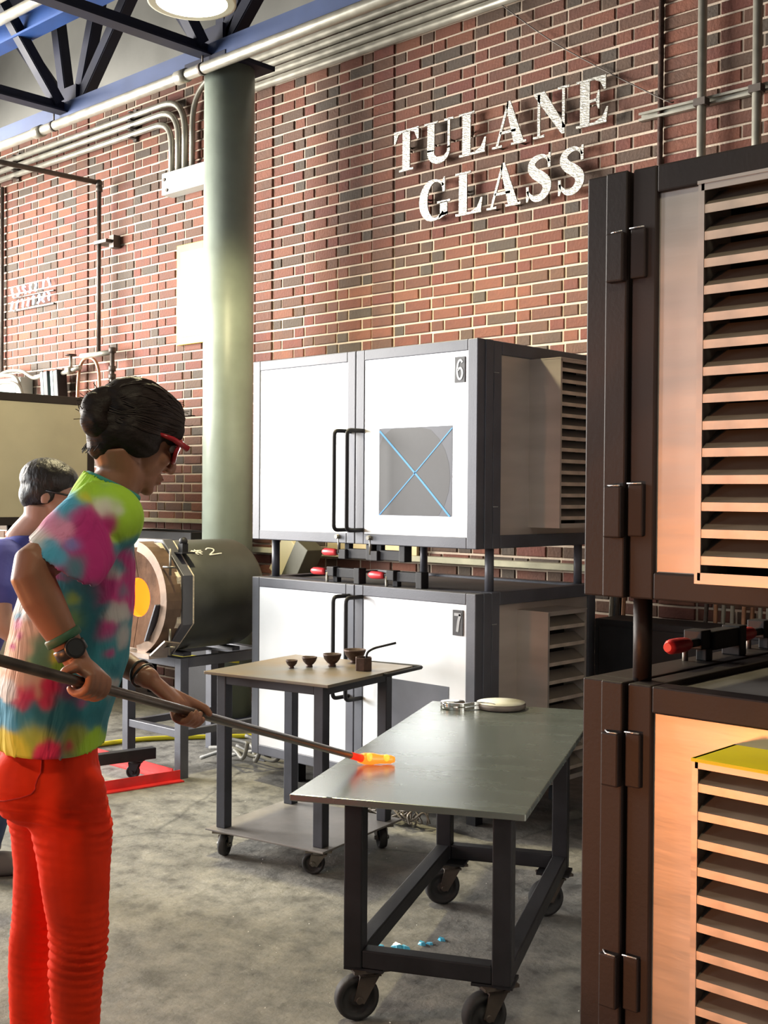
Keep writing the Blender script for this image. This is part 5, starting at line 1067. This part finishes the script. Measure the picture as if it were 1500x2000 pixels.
for c, r, col in bl:
    dv = cc_ + wob - np.array(c); dv -= np.outer(dv @ sd, sd) * 0.72
    dd = np.sqrt((dv * dv).sum(1)) / r
    w_ = np.exp(-(dd * dd) * 1.5) + 1e-5 / (0.2 + dd ** 4); acc += np.outer(w_, np.array(col)); tw += w_
fin = np.ones((N_, 4)); fin[:, :3] = acc / tw[:, None]
ca.data.foreach_set('color', fin.ravel())
for v in me.vertices:
    p = v.co; n_ = v.normal
    k = noise.noise(V((p.x * 11 + p.z * 4, p.y * 11 + p.z * 5, p.z * 3.0)))
    v.co = p + n_ * (0.0055 * k + 0.002 * noise.noise(p * 30)) * min(1, max(0.2, (1.44 - p.z) * 6))
cR = SLV_R[-1][0]; dR = (-RH * 0.60 - ZU * 0.80); cL = V(SLEEVE_L[-1][0]); dL = (cL - V(SLEEVE_L[-2][0])).normalized()
open_rim(shirt, [lambda c, n_: c.z < 0.905 and n_.z < -0.4, lambda c, n_: (c - V((0.090, 0.090, 1.434))).dot(ZU * 0.9 + FRONT * 0.44) > -0.001 and (c - V((0.090, 0.090, 1.434))).length < 0.075, lambda c, n_: (c - cR).dot(dR) > -0.006 and (c - cR).length < 0.095 and n_.dot(dR) > 0.5, lambda c, n_: (c - cL).dot(dL) > -0.006 and (c - cL).length < 0.075 and n_.dot(dL) > 0.35])
bm = B(); rg = []
for k in range(33):
    a_ = 2 * PI * k / 32; rg.append(V((0.090, 0.090, 1.433)) + SIDE * 0.060 * math.cos(a_) + (FRONT * 0.90 - ZU * 0.44) * 0.056 * math.sin(a_))
tube(bm, rg, 0.0075, 8, cap=False)
obj('collar', bm, mat('teal_collar', (0.05, 0.30, 0.26), 0.85, 0, 0.15, 20), shirt)
# hair: smooth cap, knot at the nape, loose wisps
bm = B()
def he(c, rx, ry, rz, ang_=0): ball(bm, HM @ V(c), rx, ry, rz, HM.to_3x3() @ Matrix.Rotation(ang_, 3, 'Y'), u=24, v=16)
he((-0.020, 0, 0.044), 0.104, 0.083, 0.086); he((0.026, 0, 0.070), 0.068, 0.068, 0.050, 0.35); he((-0.062, 0, -0.020), 0.056, 0.066, 0.062); he((-0.066, 0, -0.056), 0.036, 0.048, 0.040)
for s in (-1, 1): he((-0.018, 0.056 * s, -0.008), 0.058, 0.032, 0.056, 0.3); he((0.046, 0.046 * s, 0.040), 0.040, 0.026, 0.040, 0.5)
hair = union('hair', bm, 'hair', 0.005, who, 4)
for v in hair.data.vertices:
    p = HM.inverted() @ v.co; v.co += v.normal * (0.0035 * noise.noise(V((p.x * 10, p.y * 60, p.z * 60))))
bm = B()
def coil(cx, cy, cz, R_, r, turns, tilt, ph):
    pts = []
    for k in range(int(turns * 16) + 1):
        a_ = ph + 2 * PI * k / 16; s_ = 1 - 0.35 * k / (turns * 16)
        pts.append(HM @ (V((cx, cy, cz)) + V((R_ * s_ * math.cos(a_) * 0.62 + 0.012 * k / 16 * -1, R_ * s_ * math.sin(a_) * 0.9, R_ * s_ * math.cos(a_ + 0.6)))))
    tube(bm, pts, [r * (1 - 0.3 * k / (len(pts) - 1)) for k in range(len(pts))], 12)
coil(-0.100, 0, 0.016, 0.030, 0.020, 1.6, 0, 0.4); he((-0.116, 0.0, 0.012), 0.038, 0.044, 0.040); he((-0.104, -0.014, -0.024), 0.042, 0.042, 0.032, 0.3); he((-0.104, 0.004, 0.048), 0.038, 0.036, 0.026, -0.5)
bun = union('hair_knot', bm, 'hair', 0.005, hair, 2)
for v in bun.data.vertices:
    p = HM.inverted() @ v.co; v.co += v.normal * (0.004 * noise.noise(V((p.x * 28, p.y * 40, p.z * 46))))
hb = BVHTree.FromPolygons([v.co for v in hair.data.vertices], [tuple(q_.vertices) for q_ in hair.data.polygons])
bm = B(); rr = random.Random(9); end = V((-0.088, 0, 0.012))
for k in range(230):
    a_ = rr.uniform(-2.35, 2.35); s0 = V((0.094 - 0.055 * (a_ / 2.4) ** 2, 0.080 * math.sin(a_ * 0.72), 0.055 + 0.058 * math.cos(a_))); md = (s0 + end) / 2 + V((0, 0.035 * math.sin(a_ * 0.72), 0.035 * math.cos(a_)))
    e_ = end + V((0, 0.028 * math.sin(a_), 0.028 * math.cos(a_))); pts = []
    for i in range(9):
        q_ = i / 8; p = (1 - q_) ** 2 * s0 + 2 * q_ * (1 - q_) * (md * 1.25) + q_ * q_ * e_
        c_, n_, _, _ = hb.find_nearest(HM @ p); pts.append(c_ + n_ * rr.uniform(0.0002, 0.0016))
    tube(bm, smooth_path(pts, 2), 0.0010, 4, cap=False)
st_ = obj('combed_strands', bm, mat('hair_strand', (0.026, 0.016, 0.014), 0.45, spec=0.4), hair); st_['kind'] = 'stuff'
bm = B(); rr = random.Random(4)
for k in range(46):
    if k < 16: b0 = V((0.055 + rr.uniform(-.015, .028), rr.uniform(-.05, .05), 0.098 + rr.uniform(-.035, .012))); d0 = V((0.020, rr.uniform(-.01, .01), 0.010))
    elif k < 34: b0 = V((-0.13, rr.uniform(-.03, .03), 0.01 + rr.uniform(-.035, .045))); d0 = V((-0.022, rr.uniform(-.01, .01), rr.uniform(-.012, .016)))
    else: b0 = V((-0.088, rr.uniform(-.035, .035), -0.055)); d0 = V((-0.006, rr.uniform(-.01, .01), -0.030))
    c = [b0, b0 + d0 * 0.5 + V((rr.uniform(-.004, .004), rr.uniform(-.004, .004), rr.uniform(-.004, .004))), b0 + d0 * rr.uniform(0.8, 1.3)]
    tube(bm, [HM @ p for p in smooth_path(c, 3)], 0.0009, 4, cap=False)
ws = obj('loose_strands', bm, 'hair', hair); ws['kind'] = 'stuff'
# glasses
t_ = obj('sunglasses', (lambda b: b)(B()), 'red_plastic', who)
bm = B()
for s in (-1, 1):
    tube(bm, [HM @ V((0.018, 0.076 * s, 0.010)), HM @ V((0.052, 0.080 * s, 0.014)), HM @ V((0.098, 0.072 * s, 0.012))], [0.004, 0.0055, 0.0075], 8)
    c = [HM @ V((0.100 - 0.024 * (abs(y) / 0.07) ** 2, y * s, z)) for y, z in ((0.010, 0.018), (0.040, 0.024), (0.070, 0.018), (0.070, -0.008), (0.050, -0.024), (0.026, -0.024), (0.012, -0.010), (0.010, 0.018))]
    tube(bm, smooth_path(c, 4), 0.0044, 8)
tube(bm, [HM @ V((0.103, -0.012, 0.010)), HM @ V((0.106, 0, 0.012)), HM @ V((0.103, 0.012, 0.010))], 0.0045, 8)
me_ = bpy.data.meshes.new('sunglasses'); bmesh.ops.recalc_face_normals(bm, faces=bm.faces); bm.to_mesh(me_); bm.free(); me_.materials.append(M['red_plastic']); t_.data = me_
for s in (-1, 1):
    bm = B(); f_v = [bm.verts.new(HM @ V((0.101 - 0.024 * (abs(y) / 0.07) ** 2, y * s, z))) for y, z in ((0.012, 0.017), (0.040, 0.022), (0.068, 0.017), (0.068, -0.008), (0.050, -0.022), (0.026, -0.022), (0.013, -0.010))]
    bm.faces.new(f_v); ex = bmesh.ops.extrude_face_region(bm, geom=list(bm.faces)); bmesh.ops.translate(bm, vec=HM.to_3x3() @ V((0.002, 0, 0)), verts=[g for g in ex['geom'] if isinstance(g, bmesh.types.BMVert)]); obj('tinted_lens', bm, 'lens', t_)
# wrist things
def band(c, ax_, r, th, m, name, parent, flat=1.0):
    ax_ = V(ax_).normalized(); a_ = ax_.orthogonal().normalized(); b_ = ax_.cross(a_)
    bm = B(); pts = [V(c) + (a_ * math.cos(2 * PI * k / 28) + b_ * math.sin(2 * PI * k / 28)) * r for k in range(29)]; tube(bm, pts, th, 8, cap=False); return obj(name, bm, m, parent)
w0, w1 = V(ARM_R[-3][0]), V(ARM_R[-1][0]); wd = (w1 - w0).normalized()
bm = B(); lathe(bm, [(0.033, -0.008), (0.035, -0.006), (0.035, 0.006), (0.033, 0.008)], n=28); bmesh.ops.rotate(bm, cent=(0, 0, 0), matrix=wd.to_track_quat('Z', 'Y').to_matrix(), verts=bm.verts); bmesh.ops.translate(bm, vec=w0 + wd * 0.022, verts=bm.verts); obj('green_wristband', bm, 'strap_green', who)
bm = B(); lathe(bm, [(0.0285, -0.011), (0.031, -0.009), (0.031, 0.009), (0.0285, 0.011)], n=28); bmesh.ops.rotate(bm, cent=(0, 0, 0), matrix=wd.to_track_quat('Z', 'Y').to_matrix(), verts=bm.verts); bmesh.ops.translate(bm, vec=w0 + wd * 0.050, verts=bm.verts); wt = obj('watch_strap', bm, 'strap_black', who)
oc = (RH * 0.55 - FH * 0.75); oc = (oc - wd * oc.dot(wd)).normalized(); cc = w0 + wd * 0.048 + oc * 0.031
bm = B(); tube(bm, [cc - oc * 0.004, cc + oc * 0.006], 0.019, 24); wc = obj('watch_case', bm, 'strap_black', wt, 0.001)
bm = B(); tube(bm, [cc + oc * 0.006, cc + oc * 0.0068], 0.015, 24); obj('watch_dial', bm, 'watch_face', wt)
l0, l1 = V(ARM_L[-2][0]), V(ARM_L[-1][0]); ld = (l1 - l0).normalized()
band(l0 + ld * 0.012, ld + ZU * 0.25, 0.0285, 0.0028, 'strap_black', 'hair_tie', who); band(l0 + ld * 0.020, ld - ZU * 0.2, 0.0275, 0.0022, 'strap_black', 'hair_tie', who)
# the pipe with its gather
t = thing('blowing_pipe', 'long steel pipe in the woman\'s hands, molten glass at its tip', 'pipe', OW)
tip = V((-0.262, 1.208, 0.6285)); p0 = G_R - AX * 0.62
bm = B(); tube(bm, [p0, tip - AX * 0.10], 0.0100, 16); obj('pipe', bm, 'iron_rod', t)
bm = B(); tube(bm, [tip - AX * 0.10, tip - AX * 0.04, tip], [0.0100, 0.0105, 0.0125], 16); obj('hot_end', bm, 'red_heat', t)
gd = (V((-0.205, 1.285, 0.6225)) - tip).normalized()
bm = B(); pts = [tip - gd * 0.012, tip + gd * 0.008, tip + gd * 0.03, tip + gd * 0.045, tip + gd * 0.055, tip + gd * 0.070, tip + gd * 0.088, tip + gd * 0.100]
tube(bm, pts, [0.012, 0.0175, 0.0180, 0.015, 0.0135, 0.0135, 0.0125, 0.008], 20); ga = obj('gather', bm, 'molten', t)
bm = B(); ball(bm, tip + gd * 0.022 - FH * 0.006 + ZU * 0.004, 0.014, 0.014, 0.0145, u=16, v=10); obj('hot_core', bm, 'molten_core', ga)
bm = B(); ball(bm, tip + gd * 0.074 - FH * 0.004 + ZU * 0.004, 0.0125, 0.0125, 0.0115, u=16, v=10); obj('hot_core', bm, 'molten_core', ga)

# --- the person behind
O2 = V((-4.05, 2.25, 0))
SHIRT2 = [((-0.092, -0.113, 0.792), 0.17, 0.12), ((-0.056, -0.077, 0.944), 0.175, 0.13), ((-0.008, -0.028, 1.106), 0.18, 0.125), ((0.038, 0.017, 1.208), 0.15, 0.09), ((0.073, 0.051, 1.260), 0.075, 0.06)]
ARMN = [((0.179, -0.099, 1.180), 0.055), ((0.232, -0.147, 1.062), 0.05), ((0.270, -0.155, 0.948), 0.042), ((0.298, -0.102, 0.902), 0.036), ((0.291, -0.027, 0.873), 0.028)]
ARMF = [((-0.102, 0.104, 1.175), 0.055), ((-0.132, 0.155, 1.022), 0.05), ((-0.108, 0.175, 0.902), 0.042), ((-0.003, 0.190, 0.860), 0.036), ((0.093, 0.198, 0.842), 0.028)]
PEL = [((-0.096, -0.117, 0.820), 0.165, 0.115), ((-0.095, -0.118, 0.715), 0.165, 0.115), ((-0.084, -0.109, 0.639), 0.15, 0.1)]
LEGN = [((0.021, -0.147, 0.694), 0.09), ((0.096, -0.107, 0.532), 0.078), ((0.125, -0.083, 0.412), 0.064), ((0.079, -0.073, 0.262), 0.056), ((0.015, -0.083, 0.075), 0.045)]
LEGF = [((-0.188, -0.069, 0.660), 0.09), ((-0.204, -0.061, 0.481), 0.078), ((-0.195, -0.055, 0.354), 0.064), ((-0.243, -0.061, 0.199), 0.056), ((-0.290, -0.068, 0.075), 0.045)]
HM2 = head_matrix((0.138, 0.114, 1.413), RH * 0.95 + FH * 0.15, math.radians(12))
bm = B(); head(bm, HM2)
tube(bm, [HM2 @ V((-0.030, 0, -0.045)), V((0.104, 0.081, 1.32)), V((0.075, 0.055, 1.27)), V((0.06, 0.04, 1.23))], [0.06, 0.056, 0.06, 0.07], 18)
loft(bm, [(V(c), SIDE * (a - 0.02), FRONT * (b - 0.02)) for c, a, b in SHIRT2], 22); loft(bm, [(V(c), SIDE * (a - 0.014), FRONT * (b - 0.014)) for c, a, b in PEL], 22)
for L_ in (LEGN, LEGF):
    chain(bm, [p for p, _ in L_], [r - 0.012 for _, r in L_], 14); a_ = V(L_[-1][0]); chain(bm, [a_, V((a_.x, a_.y, 0.04)) + FRONT * 0.04, V((a_.x, a_.y, 0.03)) + FRONT * 0.14], [0.032, 0.03, 0.02], 12)
for A_ in (ARMN, ARMF): chain(bm, [p for p, _ in A_], [r - (0.008 if i < 2 else 0.002) for i, (_, r) in enumerate(A_)], 14)
for A_, gp in ((ARMN, (0.296, 0.012, 0.850)), (ARMF, (0.135, 0.215, 0.825))):
    hand(bm, A_[-1][0], V(gp) + FRONT * 0.045, SIDE, -FRONT * 0.3 + ZU, FRONT, 1 if A_ is ARMF else -1, 0.014, 0.2, 3.6, 1.0)
who2 = union('person', bm, 'skin_pink', 0.006, None, 3); who2.location = O2
tag(who2, 'dark haired person in a blue shirt behind the woman, bending forward', 'person'); face_parts(who2, HM2)
bm = B(); loft(bm, [(V(c), SIDE * a, FRONT * b) for c, a, b in SHIRT2], 26)
for A_ in (ARMN, ARMF): chain(bm, [A_[0][0], V(A_[0][0]).lerp(V(A_[1][0]), 0.95)], [0.075, 0.066], 18)
s2 = union('shirt', bm, 'blue_shirt', 0.008, who2, 4)
bm = B(); loft(bm, [(V(c), SIDE * a, FRONT * b) for c, a, b in PEL], 26)
for L_ in (LEGN, LEGF): chain(bm, [p for p, _ in L_], [r for _, r in L_], 18)
union('jeans', bm, 'jeans', 0.008, who2, 4)
for L_ in (LEGN, LEGF):
    a_ = V(L_[-1][0]); bm = B(); chain(bm, [V((a_.x, a_.y, 0.05)) - FRONT * 0.02, V((a_.x, a_.y, 0.045)) + FRONT * 0.07, V((a_.x, a_.y, 0.036)) + FRONT * 0.16], [0.048, 0.046, 0.036], 14)
    sh = union('shoe', bm, 'shoe', 0.008, who2, 2)
    for v in sh.data.vertices: v.co.z = max(v.co.z, 0.0)
bm = B()
for c, rx, ry, rz, an in (((-0.020, 0, 0.048), 0.106, 0.084, 0.084, 0), ((0.024, 0, 0.074), 0.066, 0.066, 0.046, 0.3), ((-0.060, 0, -0.010), 0.056, 0.066, 0.066, 0)):
    ball(bm, HM2 @ V(c), rx, ry, rz, HM2.to_3x3() @ Matrix.Rotation(an, 3, 'Y'), u=22, v=14)
for s in (-1, 1): ball(bm, HM2 @ V((-0.03, 0.050 * s, 0.01)), 0.058, 0.033, 0.056, HM2.to_3x3(), 18, 12)
h2 = union('hair', bm, 'hair_black', 0.006, who2, 3)
bm = B()
for s in (-1, 1):
    tube(bm, [HM2 @ V((-0.012, 0.079 * s, 0.010)), HM2 @ V((0.092, 0.074 * s, 0.010))], 0.004, 8)
    tube(bm, smooth_path([HM2 @ V((0.104 - 0.018 * (abs(y) / 0.07) ** 2, y * s, z)) for y, z in ((0.010, 0.018), (0.040, 0.022), (0.068, 0.016), (0.066, -0.010), (0.040, -0.022), (0.012, -0.012), (0.010, 0.018))], 4), 0.0035, 8)
tube(bm, [HM2 @ V((0.105, -0.012, 0.010)), HM2 @ V((0.105, 0.012, 0.010))], 0.0035, 8)
obj('eyeglasses', bm, 'strap_black', who2)
